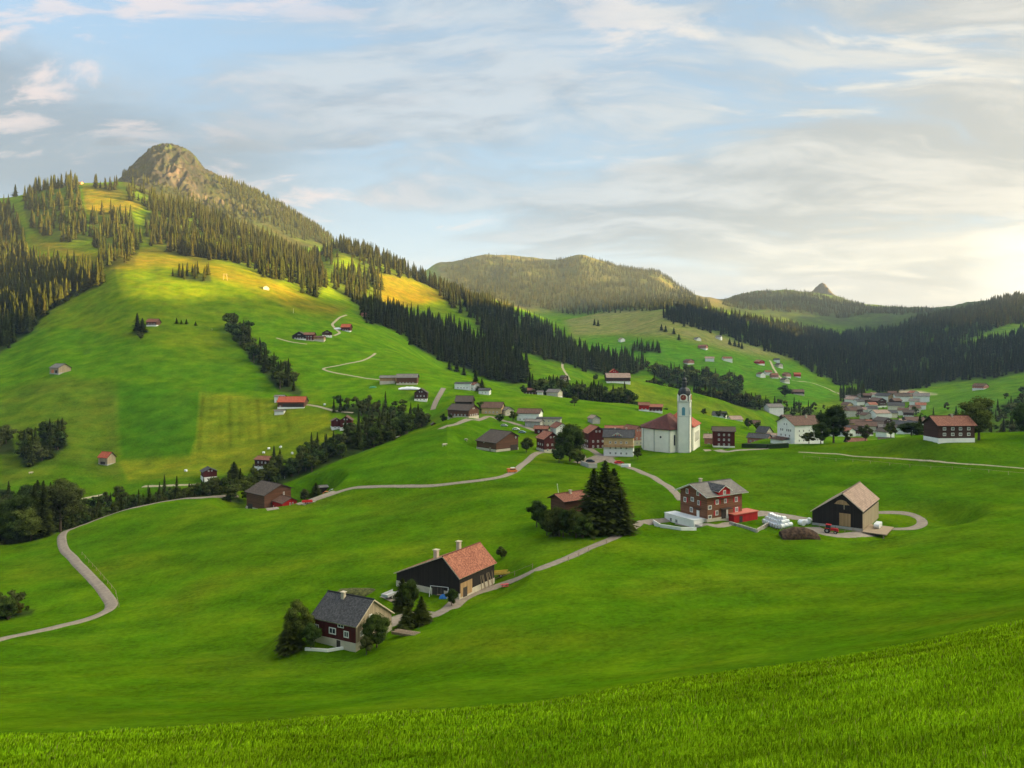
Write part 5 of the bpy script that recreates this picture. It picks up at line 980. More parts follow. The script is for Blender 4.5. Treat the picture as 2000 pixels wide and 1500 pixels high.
# right middle distance
chalet('brown house behind the large dark tree', 1672, 848, 10, 12, 5.2, 3.0, -10, 'rust', 'chalet', 'tan', 1.0, Y=440, faces='L')
chalet('salmon house with orange roof behind the small meadow trees', 1703, 846, 9, 13, 3.8, 2.2, -8, 'rust', 'pink', 'white', .6, Y=445, faces='L')
chalet('white house with broad grey brown roof and red gable by the meadow', 1748, 850, 13, 18, 4.2, 3.6, -24, 'dark', 'white', 'white', 0, Y=425, faces='LE', gable='redwood')
chalet('white block with grey roof left of the rust roofed house', 1818, 840, 10, 13, 7.0, 2.0, -5, 'grey', 'white', 'white', 0, Y=410, faces='L')
chalet('dark pyramid roofed house right of the church meadow', 1493, 832, 10, 9, 4.2, 4.0, -50, 'slate', 'beige', 'white', 0, Y=520, faces='EL')
chalet('orange brown house with grey roof beside the hedge', 1496, 850, 9, 13, 4.0, 1.4, -5, 'grey', 'pink', 'beige', 0, Y=470, faces='L')
chalet('low slate roofed house behind the hedge', 1483, 862, 10, 13, 3.6, 2.4, -35, 'slate', 'pink', 'beige', 0, Y=440, faces='EL')
chalet('beige house between the white guest house and the church meadow', 1513, 842, 9, 10, 4.4, 2.2, -20, 'pale', 'cream', 'cream', 0, Y=480, faces='L')
chalet('lone brown farmhouse above the dark hollow', 1557, 768, 13, 18, 4.0, 3.4, -10, 'brown', 'chalet', 'beige', 1.0, Y=1040, faces='L', name='farmhouse')
chalet('farm on the far right meadow with pale walls', 1915, 762, 13, 15, 4.4, 3.4, -60, 'brown', 'pink', 'white', 1.5, Y=930, y0=600, faces='EL', name='farmhouse')
for i, (px, py, lab, rf, wl) in enumerate([(1373, 682, 'pink roofed farm high on the far meadow', 'rust', 'pink'), (1386, 706, 'white farm in the middle of the far meadow', 'pale', 'white'), (1420, 706, 'farm with pinkish roof right of the white one on the far meadow', 'rust', 'white'), (1345, 711, 'brown farm at the end of the tree belt', 'brown', 'pink'),
      (1483, 712, 'bright orange red farm above the hamlet', 'red', 'red'), (1362, 665, 'tiny white hut on the far pasture', 'grey', 'white'), (1404, 663, 'silver roofed barn on the far pasture', 'grey', 'white'), (1214, 668, 'white barn above the far wood edge', 'pale', 'white'),
      (1517, 708, 'white topped house uppermost in the hamlet', 'slate', 'white'), (1521, 718, 'brown house second from the top of the hamlet', 'dark', 'beige'), (1486, 737, 'low white house at the left end of the hamlet', 'brown', 'white'), (1500, 733, 'orange roofed white house in the hamlet', 'rust', 'white'),
      (1512, 739, 'salmon house in the lower hamlet', 'rust', 'pink'), (1536, 737, 'pink house with large roof in the hamlet', 'rust', 'pink'), (1557, 737, 'red roofed house at the right end of the hamlet', 'brightred', 'red'), (1533, 748, 'dark roofed barn lowest in the hamlet', 'dark', 'beige')]):
    chalet(lab, px, py, 13 if 'farm' in lab else 11, 16 if 'farm' in lab else 12, 5.0 if 'hut' not in lab else 3, 3.2, random.choice((-70, -15, -35, 0)), rf, wl, 'white', 1.2, near=1300, y0=900, faces='EL', name='farmhouse' if 'farm' in lab else 'house', group='houses of the far hamlet' if 'hamlet' in lab else None, pane=False)
# ---------------------------------------------------------------- valley village: a few built models, copied
def copy_tree(o, parent=None):
    c = o.copy(); COL.objects.link(c); c.parent = parent
    for ch in o.children: copy_tree(ch, c)
    return c
WN = {'white': 'white', 'cream': 'cream', 'pink': 'salmon', 'chalet': 'dark timber', 'yellow': 'ochre', 'beige': 'beige'}; RN = {'brown': 'brown', 'rust': 'rust red', 'slate': 'slate', 'red': 'orange red', 'dark': 'weathered dark', 'grey': 'grey', 'pale': 'pale'}
def village():
    r = random.Random(5); protos = {}; spots = []
    rows = [(1612, 1810, 828, 640, 6, 'front row'), (1640, 1810, 815, 700, 9, 'second row'), (1650, 1805, 804, 780, 11, 'middle row'), (1650, 1805, 794, 860, 13, 'fourth row'), (1645, 1805, 785, 940, 13, 'fifth row'), (1650, 1790, 777, 1030, 11, 'back row'), (1395, 1480, 838, 640, 3, 'outskirts'), (1500, 1640, 812, 830, 5, 'knoll left of the centre')]
    combos = [('white', 'brown'), ('cream', 'brown'), ('white', 'slate'), ('white', 'red'), ('chalet', 'dark'), ('white', 'dark'), ('beige', 'brown'), ('white', 'pale'), ('yellow', 'brown'), ('white', 'grey'), ('chalet', 'brown'), ('cream', 'slate')]
    used = set()
    for x0, x1, py, Y, n, rn in rows:
        for i in range(n):
            px = x0 + (x1 - x0) * (i + .5 + r.uniform(-.25, .25)) / n; YY = Y * r.uniform(.97, 1.03); ci = r.randrange(len(combos)); big_ = r.random() < .3
            while (rn, ci, big_) in used: ci = (ci + 1) % len(combos)
            used.add((rn, ci, big_)); x = (px - CX) / F * YY; w, ro = combos[ci]; yaw = r.choice((-80, -65, -25, -10, 10))
            lab = f'{"large" if big_ else "small"} {WN[w]} house with {RN[ro]} roof, {rn} of the village'
            key = (ci, big_)
            if key not in protos:
                W, L, he = (14, 19, 7.4) if big_ else (11, 12, 5.0)
                protos[key] = house('village_house', lab, (x, YY, float(H(x, YY))), R(yaw), L, W / 2, W / 2, he, he, he + (3.8 if big_ else 3.0), wall=w, roof=ro, base='white' if w == 'chalet' else w, base_h=1.5 if w == 'chalet' else 0, ov=.8, cat='house', group='houses of the valley village', wins=facade(W, L, he, 3, 0, 'EL', 1.1, 1.2), pane=False, depth=5)
            else:
                c = copy_tree(protos[key]); c.location = (x, YY, float(H(x, YY))); c.rotation_euler.z = R(yaw); c['label'] = lab
village()
# ---------------------------------------------------------------- single trees measured in the photograph
def tree_at(kind, px, py, h_px, label, wid=1.0, lod=0, v=None, Y=None, near=None, y0=3, group=None, cat=None):
    p = hit(px, py, near, y0) if Y is None else Vector(((px - CX) / F * Y, Y, float(H((px - CX) / F * Y, Y))))
    return plant(kind, p, h_px * p.y / F, label, cat or ('spruce' if kind == SPR else 'tree'), lod, v, group, wid=wid)
tree_at(SPR, 1182, 1030, 143, 'tallest black spruce of the group by the hidden house', 1.9, 0, 0, Y=203)
tree_at(SPR, 1199, 1028, 122, 'black spruce leaning against the tallest one, right side', 2.0, 0, 1, Y=206)
tree_at(SPR, 1160, 1033, 130, 'black spruce left in the group by the hidden house', 1.7, 0, 2, Y=202)
tree_at(SPR, 1210, 1032, 92, 'lower spruce at the right foot of the black group', 2.2, 0, 3, Y=201)
tree_at(BRD, 1125, 1036, 66, 'dark leafy tree at the left foot of the black spruces', .8, 0, 2, Y=199)
tree_at(BRD, 1100, 1028, 60, 'dark bushy tree in front of the hidden brown roof', 1.0, 0, 1, Y=202)
tree_at(BRD, 1139, 1041, 50, 'dark shrub in front of the black spruces', 1.2, 0, 0, Y=198)
tree_at(BRD, 1048, 999, 58, 'lone dark tree left of the hidden brown roof', .95, 0, 1, Y=216)
tree_at(BRD, 1068, 1008, 56, 'round shrub at the left eave of the hidden brown roof', .8, 0, 0, Y=206); tree_at(BRD, 1082, 1016, 66, 'low dark shrub below the hidden brown roof', 1.0, 0, 2, Y=204); tree_at(BRD, 1092, 1014, 62, 'dark shrub hiding the wall under the hidden brown roof', 1.0, 0, 3, Y=203); tree_at(BRD, 1113, 1018, 50, 'dark bush between the leafy trees by the hidden roof', 1.2, 0, 1, Y=204)
tree_at(SPR, 1085, 1018, 34, 'small dark conifer beside the hidden house', 2.2, 1, 1, Y=205)
tree_at(BRD, 585, 1271, 100, 'dense dark tree at the left corner of the oxblood farmhouse', .78, 0, 2, Y=140)
tree_at(SPR, 566, 1270, 68, 'dark conifer at the foot of the dense tree, left side', 2.3, 0, 1, Y=139)
tree_at(BRD, 607, 1269, 60, 'dark shrub between dense tree and oxblood farmhouse', .9, 0, 1, Y=138)
tree_at(BRD, 736, 1250, 70, 'leafy tree before the pale gable of the oxblood farmhouse', 1.15, 0, 0, Y=137)
tree_at(BRD, 716, 1262, 40, 'low shrub at the corner of the oxblood farmhouse', 1.0, 0, 3, Y=134)
tree_at(SPR, 786, 1194, 68, 'dark conifer left of the black barn', 2.0, 0, 0, Y=158)
tree_at(BRD, 800, 1196, 72, 'green garden tree beside the black barn', .7, 0, 0, Y=158)
tree_at(SPR, 823, 1223, 58, 'dark yew at the bend of the lane, right one', 2.4, 0, 3, Y=148)
tree_at(SPR, 797, 1225, 46, 'dark yew beside the log pile', 2.4, 0, 2, Y=147)
tree_at(BRD, 811, 1226, 32, 'yellow green shrub between the yews', .8, 0, 2, Y=147)
tree_at(BRD, 882, 1167, 38, 'dark clipped tree before the corner of the black barn', .95, 0, 1, Y=164)
tree_at(BRD, 980, 1101, 26, 'small round dark tree right of the orange red roof', 1.15, 0, 2, Y=192)
tree_at(BRD, 1113, 905, 80, 'great round tree between the village houses', 1.05, 0, 0, Y=352)
tree_at(BRD, 1092, 908, 36, 'dark shrub below the great round tree, left side', 1.1, 0, 1, Y=346)
tree_at(BRD, 1128, 911, 34, 'dark shrub below the great round tree, right side', 1.4, 0, 2, Y=345)
tree_at(BRD, 1028, 888, 34, 'round tree between the brown barn and dark red chalet', 1.1, 0, 2, Y=366)
tree_at(BRD, 1246, 892, 26, 'dark shrub at the corner of the ochre inn', 1.0, 1, 2, Y=350)
tree_at(BRD, 1912, 862, 94, 'tall broad maple right of the rust roofed house', 1.12, 0, 2, Y=300)
tree_at(BRD, 2006, 852, 70, 'dark tree cut by the right picture edge', 1.1, 0, 1, Y=305)
tree_at(BRD, 1628, 866, 80, 'large dark ash beside the white guest house', 1.1, 0, 1, Y=345)
tree_at(BRD, 1603, 868, 48, 'lower tree in front of the white guest house', 1.0, 0, 0, Y=342)
tree_at(BRD, 1580, 864, 26, 'dark bush at the foot of the white guest house', 1.6, 1, 2, Y=350)
tree_at(BRD, 1690, 864, 40, 'small meadow tree left of two, behind the crest', .9, 1, 3, Y=340)
tree_at(BRD, 1740, 862, 36, 'small crooked meadow tree', 1.0, 1, 2, Y=338)
tree_at(BRD, 1655, 860, 30, 'small green tree beside the large ash', .9, 1, 3, Y=345)
tree_at(BRD, 1780, 866, 30, 'wide dark hedge bush left of the rust roofed house', 2.4, 0, 1, Y=325)
tree_at(SPR, 1797, 850, 45, 'dark conifer behind the wide bush', 2.0, 1, 1, Y=345)
tree_at(BRD, 1825, 858, 24, 'shrub at the wall of the rust roofed house', 1.0, 1, 1, Y=312)
tree_at(SPR, 617, 993, 48, 'dense dark conifer right of the bright red shed', 2.5, 0, 0, Y=312)
tree_at(BRD, 596, 968, 32, 'leafy tree behind the dense conifer of the left farm', .9, 0, 3, Y=335)
tree_at(BRD, 446, 986, 14, 'flat dark bush in the meadow left of the dark barn', 2.6, 1, 1, Y=325)
tree_at(BRD, 505, 992, 14, 'yellowish shrub before the dark barn', 1.6, 1, 3, Y=318)
tree_at(SPR, 457, 930, 42, 'lone dark spruce by the creek lane', 2.4, 0, 1, Y=436)
tree_at(BRD, 1122, 806, 21, 'round dark tree alone in the village meadow', 1.5, 1, 2, Y=560)
tree_at(BRD, 1022, 776, 20, 'round dark tree at the meadow crest', 1.2, 1, 1, Y=630)
tree_at(BRD, 1047, 776, 26, 'round tree behind the small white shed', 1.1, 1, 2, Y=640)
tree_at(SPR, 929, 745, 30, 'dark fir above the slope villa', 2.6, 1, 1, Y=630)
tree_at(SPR, 941, 768, 26, 'dark conifer between the slope houses', 2.6, 1, 2, Y=600)
for i, (px, py, hh) in enumerate([(878, 722, 20), (892, 726, 20), (906, 733, 18)]): tree_at(SPR, px, py, hh, ('first', 'middle', 'last')[i] + ' of three dark firs stepping down the bright crest', 2.4, 1, i, near=720, y0=500)
tree_at(SPR, 268, 648, 38, 'taller of two dark spruces beside the pink roofed barn', 2.0, 1, 0, near=720, y0=560)
tree_at(SPR, 278, 650, 30, 'lower of two dark spruces beside the pink roofed barn', 2.4, 1, 1, near=715, y0=560)
tree_at(BRD, 274, 663, 20, 'green bush below the two dark spruces', 1.2, 1, 3, near=700, y0=560)
for i, (px, py, hh) in enumerate([(345, 632, 12), (354, 633, 9), (364, 633, 11), (382, 636, 9)]): tree_at(SPR, px, py, hh, ('first', 'second', 'third', 'fourth')[i] + ' from the left of the four dwarf firs on the pasture', 2.4, 2, i, near=730, y0=560)
tree_at(BRD, 866, 815, 22, 'dark tree left of the long brown farmhouse', 1.0, 1, 1, Y=480)
tree_at(BRD, 880, 812, 10, 'orange autumn shrub left of the long brown farmhouse', 1.6, 1, 2, Y=472)
tree_at(BRD, 938, 800, 26, 'green tree between farmhouse and ochre house', 1.0, 1, 0, Y=505)
tree_at(BRD, 975, 822, 20, 'grey green shrub beside the village street', 1.4, 1, 1, Y=470)
tree_at(BRD, 1002, 816, 22, 'garden tree before the silver roofed house', 1.2, 1, 2, Y=478)
for i, (px, py, hh, Yv) in enumerate([(1208, 757, 24, 730), (1243, 765, 26, 700), (1375, 802, 16, 610), (1404, 804, 18, 610), (1416, 806, 15, 612), (1462, 832, 24, 560), (1480, 836, 20, 556), (1275, 785, 14, 640), (1300, 790, 14, 640), (1163, 728, 16, 800)]):
    tree_at(BRD, px, py, hh, ['dark tree below the hilltop farmhouse', 'round dark tree right below the hilltop farmhouse', 'bushy tree left on the crest right of the tower', 'bushy tree in the middle of the crest right of the tower', 'small tree right on the crest right of the tower', 'dark tree beside the pyramid roofed house', 'dark tree above the hedge houses', 'tree behind the meadow pair of chalets', 'right tree behind the meadow pair of chalets', 'tree left of the hilltop farmhouse'][i], 1.1, 1, i % 4, Y=Yv)
tree_at(BRD, 1533, 778, 28, 'large dark tree beside the lone brown farmhouse', 1.5, 1, 1, Y=1010)
tree_at(BRD, 1438, 755, 22, 'round tree at the right end of the tree belt', 1.1, 1, 1, Y=1050); tree_at(BRD, 1421, 758, 18, 'smaller round tree at the end of the tree belt', 1.1, 1, 2, Y=1040)
for i, (px, py) in enumerate([(1161, 635), (1168, 637), (1292, 645), (1300, 648), (1316, 652), (1326, 664), (1425, 673), (1435, 676), (1443, 678), (1449, 681)]):
    tree_at(SPR, px, py, 13, ['left', 'right', 'first', 'second', 'third', 'lowest', 'first', 'second', 'third', 'fourth'][i] + ' dark fir ' + ('of the pair high on the far pasture' if i < 2 else 'of the loose group on the far meadow' if i < 6 else 'of the short row under the far wood'), 2.4, 2, i % 4, near=1500, y0=900)
tree_at(BRD, 1890, 812, 30, 'tree on the slope behind the maple', 1.0, 1, 1, Y=620)
tree_at(SPR, 30, 384, 26, 'lone leaning spruce on the summit skyline', 1.6, 2, 1, Y=1490)
# ---------------------------------------------------------------- farm things
def place(px, py, near=None, y0=3): return hit(px, py, near, y0)
def bale_mesh():
    m = MB(); m.tube((-.6, 0, .62), (.6, 0, .62), .62, n=14); o = m.build('bale', M_FOIL); me = o.data
    for f in me.polygons: f.use_smooth = len(f.vertices) == 4
    bpy.data.objects.remove(o); return me
BALE = bale_mesh()
def bale(p, rz, label, group, s=1.0): o = bpy.data.objects.new('hay_bale', BALE); link(o); o.location = p; o.rotation_euler = (0, 0, rz); o.scale = (s, s, s); tag(o, label, 'bale', group); return o
a_, b_ = place(1497, 1021), place(1541, 1031); ax = (b_ - a_); L_ = ax.length; ax.normalize(); pr = Vector((-ax.y, ax.x, 0)); zb_ = min(a_.z, b_.z)
for lay in range(3):
    for row in range(3 - lay):
        for k in range(int(L_ / 1.28) - lay):
            p = a_ + ax * (.6 + 1.28 * (k + lay * .5)) + pr * ((row + lay * .5) * 1.22 - .9); p.z = float(H(p.x, p.y)) + lay * 1.05 + .02; bale(p, math.atan2(pr.y, pr.x) + random.uniform(-.1, .1), 'white wrapped bale in the long heap between farmhouse and barn', 'bales of the long white heap', random.uniform(.98, 1.08))
for i, (px, py, t) in enumerate([(1697, 1022, 'left white bale on the barn ramp'), (1706, 1023, 'middle white bale on the barn ramp'), (1714, 1024, 'right white bale on the barn ramp')]):
    p = h4.matrix_world if False else None
    q = Vector((math.cos(h4.rotation_euler.z), math.sin(h4.rotation_euler.z), 0)); yv = Vector((-q.y, q.x, 0)); p = Vector(h4.location) + q * (6.5 - i * 1.5) + yv * 8.0; p.z = h4.location[2] + .6; bale(p, h4.rotation_euler.z + 1.57, t, 'bales on the barn ramp', 1.15)
for i, (px, py, t) in enumerate([(1572, 1025, 'white bale upright at the left wall of the black barn'), (1580, 1022, 'white bale beside the upright one at the black barn'), (1566, 1026, 'dirty white bale at the yard edge')]): bale(place(px, py, y1 if False else None), i, t, 'bales by the black barn', 1.3)
for i, (px, py, t) in enumerate([(515, 886, 'lowest of four pale bales on the yellow meadow'), (525, 878, 'left upper of four pale bales on the yellow meadow'), (548, 875, 'right upper of four pale bales on the yellow meadow'), (571, 887, 'pale bale at the edge of the creek trees'), (363, 921, 'single white bale on the yellow meadow left'), (634, 792, 'white bale beside the farm track')]): bale(place(px, py, near=480, y0=380), i * .7, t, 'bales scattered on the yellow meadow', 1.15)
def tarp(px, py, near, w, l, h, yaw, mat, label, y0=3, nm='covered_heap', cat='heap'):
    p = place(px, py, near, y0); e = MB(); n = 10
    P = [[(l * (i / 8 - .5), w * .5 * math.cos(math.pi * k / n), h * math.sin(math.pi * k / n) * (math.sin(math.pi * min(.96, max(.04, i / 8))) ** .35) * (1 + .08 * math.sin(i * 3 + k)) - .2) for k in range(n + 1)] for i in range(9)]
    for i in range(8):
        for k in range(n): e.face([P[i][k], P[i + 1][k], P[i + 1][k + 1], P[i][k + 1]])
    e.face([P[0][k] for k in range(n, -1, -1)]); e.face([P[8][k] for k in range(n + 1)])
    o = e.build(nm, mat, smooth=True); o.location = p; o.rotation_euler.z = R(yaw); tag(o, label, cat); return o
tarp(800, 760, 585, 5, 17, 2.2, 0, M_FOIL, 'long silage heap under white film before the long brown barn', 480)
tarp(660, 643, 790, 5, 8, 2.0, 0, M_FOIL, 'short white covered heap beside the small red roofed barn', 600)
tarp(729, 757, 600, 2.5, 6, 1.2, 0, M_PGREEN, 'green covered heap left of the low timber barn', 480)
tarp(1561, 1049, None, 6.5, 9.5, 2.9, -10, mat_plain('dung_brown', (.060, .036, .022), 1, .6, 1.4, bump=1), 'brown dung heap below the white bales')
tarp(715, 1158, None, 5, 14, 1.1, -8, mat_plain('herb_bed', (.07, .075, .02), 1, .6, 1.5, bump=1), 'overgrown garden mound behind the slate roof')
# vehicles
def wheel(parent, x, y, r, w):
    m = MB(); m.tube((x, y - w / 2, r), (x, y + w / 2, r), r, n=14); t = m.build('wheel', M_BLACK, parent); k = MB(); k.tube((x, y - w / 2 - .02, r), (x, y + w / 2 + .02, r), r * .5, n=10); k.build('rim', M_METAL, t)
def tractor(px, py, yaw, label, paint_, near=None, y0=3):
    e = empty('tractor', place(px, py, near, y0), R(yaw), label, 'tractor')
    m = MB(); m.box(.1, 1.9, -.38, .38, .75, 1.45); m.box(-1.0, .1, -.3, .3, .6, 1.1); m.box(1.9, 2.05, -.3, .3, .6, 1.3); m.build('bonnet', paint_, e)
    c = MB(); c.box(-1.1, .1, -.55, .55, 1.1, 2.2); c.build('cab', M_GLASS, e); c = MB(); c.box(-1.2, .2, -.65, .65, 2.2, 2.34); c.build('cab_roof', paint_, e)
    f = MB(); 
    for s in (-1, 1): f.box(-1.3, -.1, s * .95 - .22, s * .95 + .22, 1.32, 1.42)
    f.build('fender', paint_, e); x = MB(); x.tube((1.2, .3, 1.4), (1.2, .3, 2.1), .05, n=6); x.build('exhaust_pipe', M_BLACK, e)
    for s in (-1, 1): wheel(e, -.7, s * .9, .72, .4); wheel(e, 1.4, s * .75, .45, .28)
    return e
tractor(1622, 1041, -35, 'red tractor parked in front of the black barn', M_PRED); tractor(912, 1152, -30, 'red tractor at the corner of the orange roofed barn', M_PRED)
tractor(583, 796, 0, 'red tractor in front of the orange red roof', M_PRED, 540, 450)
def car(px, py, yaw, label, pm, near=None, y0=3, van=False, name='parked_car', cat='car'):
    e = empty(name, place(px, py, near, y0), R(yaw), label, cat); m = MB(); prof = [(-2.1, .35), (2.1, .35), (2.15, .75), (1.3, .92), (.75, 1.42), (-1.3, 1.45), (-2.0, .95)] if not van else [(-2.4, .4), (2.4, .4), (2.45, 1.1), (1.9, 1.4), (1.5, 2.1), (-2.4, 2.1)]
    n = len(prof); A = [(x, -.85, z) for x, z in prof]; B = [(x, .85, z) for x, z in prof]; m.face(A); m.face(list(reversed(B)))
    for i in range(n): m.face([A[(i + 1) % n], A[i], B[i], B[(i + 1) % n]])
    m.build('body', pm, e); g = MB(); z0, z1 = (.98, 1.36) if not van else (1.45, 1.95)
    for s in (-1, 1): g.box(-1.3, .7 if not van else 1.4, s * .86 - .01, s * .86 + .01, z0, z1)
    g.box(1.0 if not van else 1.75, 1.05 if not van else 1.8, -.7, .7, z0, z1 - .1); g.build('side_window', M_GLASS, e)
    for x in (-1.35, 1.35):
        for s in (-1, 1): wheel(e, x, s * .8, .33, .2)
    return e
v = car(1000, 923, 18, 'orange transporter with white load on the village lane', M_PORANGE, 350, van=True, name='farm_transporter', cat='transporter'); v.scale = (.85, .85, .85); local_part(v, 'load', M_FOIL, lambda m: m.box(-.6, 1.2, -.7, .7, 2.12, 2.5))
car(1153, 903, -10, 'dark car parked on the village square', paint('dark_blue_paint', (.02, .03, .06)), 360); car(1209, 906, 15, 'red car parked under the ochre inn', M_PRED, 350)
car(1421, 880, 0, 'dark car beside the maroon house', M_BLACK, 390); car(1240, 888, 40, 'silver car on the street behind the inn', M_PSILVER, 370); car(1139, 897, 70, 'white van beside the great round tree', paint('white_van', (.7, .7, .7)), 365, van=True, name='parked_van', cat='van')
for i, (px, py) in enumerate([(652, 962), (640, 966), (628, 968)]): car(px, py, -20 + i * 15, ['silver car right of the left farm', 'red brown car in the row at the left farm', 'dark car nearest the conifer of the left farm'][i], [M_PSILVER, M_PORANGE, M_BLACK][i], 330)
for i, (px, py) in enumerate([(1020, 846), (1008, 840), (985, 833)]): car(px, py, -15, ['blue car before the cream building', 'white car on the street bend', 'grey car beside the street shrub'][i], [paint('pale_blue', (.2, .3, .4)), M_WHITE, M_PSILVER][i], 450, 400)
def red_container():
    p = place(1447, 1016); e = empty('storage_shed', (p.x, p.y, p.z), R(32), 'long low bright red shed joined to the shingled farmhouse', 'shed'); m = MB(); m.box(-5.2, 5.2, -2.0, 2.0, -2.2, 2.5); m.build('body', W_['red'], e); r = MB(); r.box(-5.5, 5.5, -2.3, 2.3, 2.5, 2.72); r.build('roof', paint('faded_red_roof', (.50, .13, .09), .7), e)
    d = MB(); d.box(-3.0, -1.6, -2.06, -2.0, 0, 1.9); d.build('door', M_DKTRIM, e)
red_container()
def wall_run(name, pts, h, th, mat, label, cat='wall', kind=None, top=0.0):
    P = [place(*q) for q in pts]; m = MB()
    for a, b in zip(P[:-1], P[1:]):
        d = (b - a); d.z = 0; d.normalize(); n = Vector((-d.y, d.x, 0)) * th / 2; a1, a2, b1, b2 = a + n, a - n, b + n, b - n; z = Vector((0, 0, 1))
        m.face([a2 - z * 1.5, b2 - z * 1.5, b2 + z * h, a2 + z * h]); m.face([b1 - z * 1.5, a1 - z * 1.5, a1 + z * h, b1 + z * h]); m.face([a2 + z * h, b2 + z * h, b1 + z * h, a1 + z * h]); m.face([a1 - z * 1.5, a2 - z * 1.5, a2 + z * h, a1 + z * h]); m.face([b2 - z * 1.5, b1 - z * 1.5, b1 + z * h, b2 + z * h])
    o = m.build(name, mat); tag(o, label, cat); return o
wall_run('garden_wall', [(1276, 1021), (1290, 1030), (1330, 1036), (1360, 1036)], .9, .25, W_['white'], 'low white wall curving along the drive left of the farmhouse terrace')
wall_run('retaining_wall', [(1425, 1024), (1478, 1040), (1504, 1024)], .9, .4, M_STONE, 'pale stone wall edging the kitchen garden')
wall_run('retaining_wall', [(1135, 908), (1150, 914), (1166, 914)], 2.0, .4, W_['grey'], 'grey concrete wall under the village square')
wall_run('garden_wall', [(596, 1270), (640, 1273), (676, 1267)], .5, .3, W_['white'], 'low white wall below the oxblood farmhouse')
wall_run('hedge', [(1452, 874), (1500, 876), (1540, 874)], 2.0, 2.2, mat_plain('clipped_hedge', (.025, .045, .012), 1, .5, 3., bump=1), 'long clipped dark hedge right of the church', 'hedge')
wall_run('garden_wall', [(1215, 912), (1230, 912)], 1.3, 1.5, W_['white'], 'small white tank wall at the lane below the inn')
def logs():
    e = empty('log_pile', place(797, 1240), R(-20), 'pile of felled logs beside the dark yews', 'log pile')
    for i in range(9):
        m = MB(); r = random.uniform(.13, .22); y = (i % 5) * .45 - .9; z = .2 + (i // 5) * .34; m.tube((-3 + random.uniform(-.5, .5), y, z), (2.8 + random.uniform(-.6, .6), y + random.uniform(-.25, .25), z), r, r * .8, n=8); m.build('log', M_WOODP, e)
logs()
def frame_swing():
    e = empty('swing_frame', place(858, 1166), R(-18), 'white garden swing frame with blue cover before the black barn', 'swing'); m = MB()
    for x in (-2.2, 2.2):
        m.tube((x, -.7, 0), (x, 0, 2.4), .06, n=6); m.tube((x, .7, 0), (x, 0, 2.4), .06, n=6)
    m.tube((-2.2, 0, 2.4), (2.2, 0, 2.4), .06, n=6); m.build('frame', M_WHITE, e); s = MB(); s.box(-.5, .5, -.3, .3, .5, .58); s.tube((-.45, 0, .55), (-.45, 0, 2.4), .02, n=4); s.tube((.45, 0, .55), (.45, 0, 2.4), .02, n=4); s.build('seat', M_WOODP, e)
frame_swing()
tarp(866, 1168, None, 1.4, 1.8, 1.1, 0, M_PBLUE, 'blue tarpaulin bundle beside the white swing frame'); 
def pole(px, py, hpx, label, near=None, y0=3, r=.06, mat=None, lean=0, name='flag_pole', cat='pole'):
    p = place(px, py, near, y0); h = hpx * p.y / F; m = MB(); m.tube((0, 0, -.5), (lean * h, 0, h), r, r * .7, n=8); m.tube((lean * h, 0, h), (lean * h, 0, h + .15), r * 1.8, r * .8, n=8); o = m.build(name, mat or M_BIRCH); o.location = p; tag(o, label, cat)
pole(1096, 1000, 54, 'tall white leaning flag pole before the hidden brown roof', 215, r=.09, lean=-.14)
pole(1383, 866, 22, 'white lamp post at the right corner of the church', 392, r=.08, name='lamp_post'); pole(556, 935, 4, 'short pole by the creek', 440, 380)
pole(1288, 802, 6, 'small mast by the meadow chalets', 560, 450); pole(573, 612, 9, 'white marker pole on the pasture', 850, 600, r=.12)
def pylon():
    p = place(440, 547, 900, 600); e = empty('ski_lift_pylon', p, 0, 'pale steel ski lift pylon on the sunlit pasture', 'pylon'); m = MB()
    for s in (-1, 1): m.tube((s * 2.6, 0, -1), (s * 1.4, 0, 7.2), .28, .22, n=6)
    m.build('leg', W_['greywood'], e); k = MB(); k.tube((-2.6, 0, 7.2), (2.6, 0, 7.2), .25, n=6); k.build('crossbar', W_['greywood'], e)
pylon()
def picnic(px, py, yaw, label):
    e = empty('picnic_table', place(px, py), R(yaw), label, 'table'); m = MB(); m.box(-.9, .9, -.38, .38, .70, .76); m.build('tabletop', M_PRED, e); b = MB()
    for s in (-1, 1): b.box(-.9, .9, s * .7 - .14, s * .7 + .14, .42, .47)
    b.build('bench', M_PRED, e); l = MB()
    for x in (-.6, .6): l.box(x - .04, x + .04, -.75, .75, .34, .42); l.box(x - .04, x + .04, -.3, -.22, 0, .7); l.box(x - .04, x + .04, .22, .3, 0, .7)
    l.build('leg', M_WOODP, e)
picnic(986, 1147, 20, 'small red trailer bench beside the lane')
hh = solved('house', 'low brown roofed house hidden behind the black spruces', (1082, 965), (1138, 957), (1068, 972), (1102, 981), 212, wall='brownwood', roof='rust', base='white', base_h=.6, ov=.8, chim=((0, .8, .9, .6),), wins=grid('E', (-2, 1.5), (2.4,), 1.1, 1.1) + grid('R', (-3, 1), (2.4,), 1, 1.1))
cl = simple('long low timber shelter behind the cars of the left farm', 634, 962, 5, 9, 2.4, .7, 20, near=330, name='shelter', cat='shelter', roof='grey', wall='darkwood', base='grey')
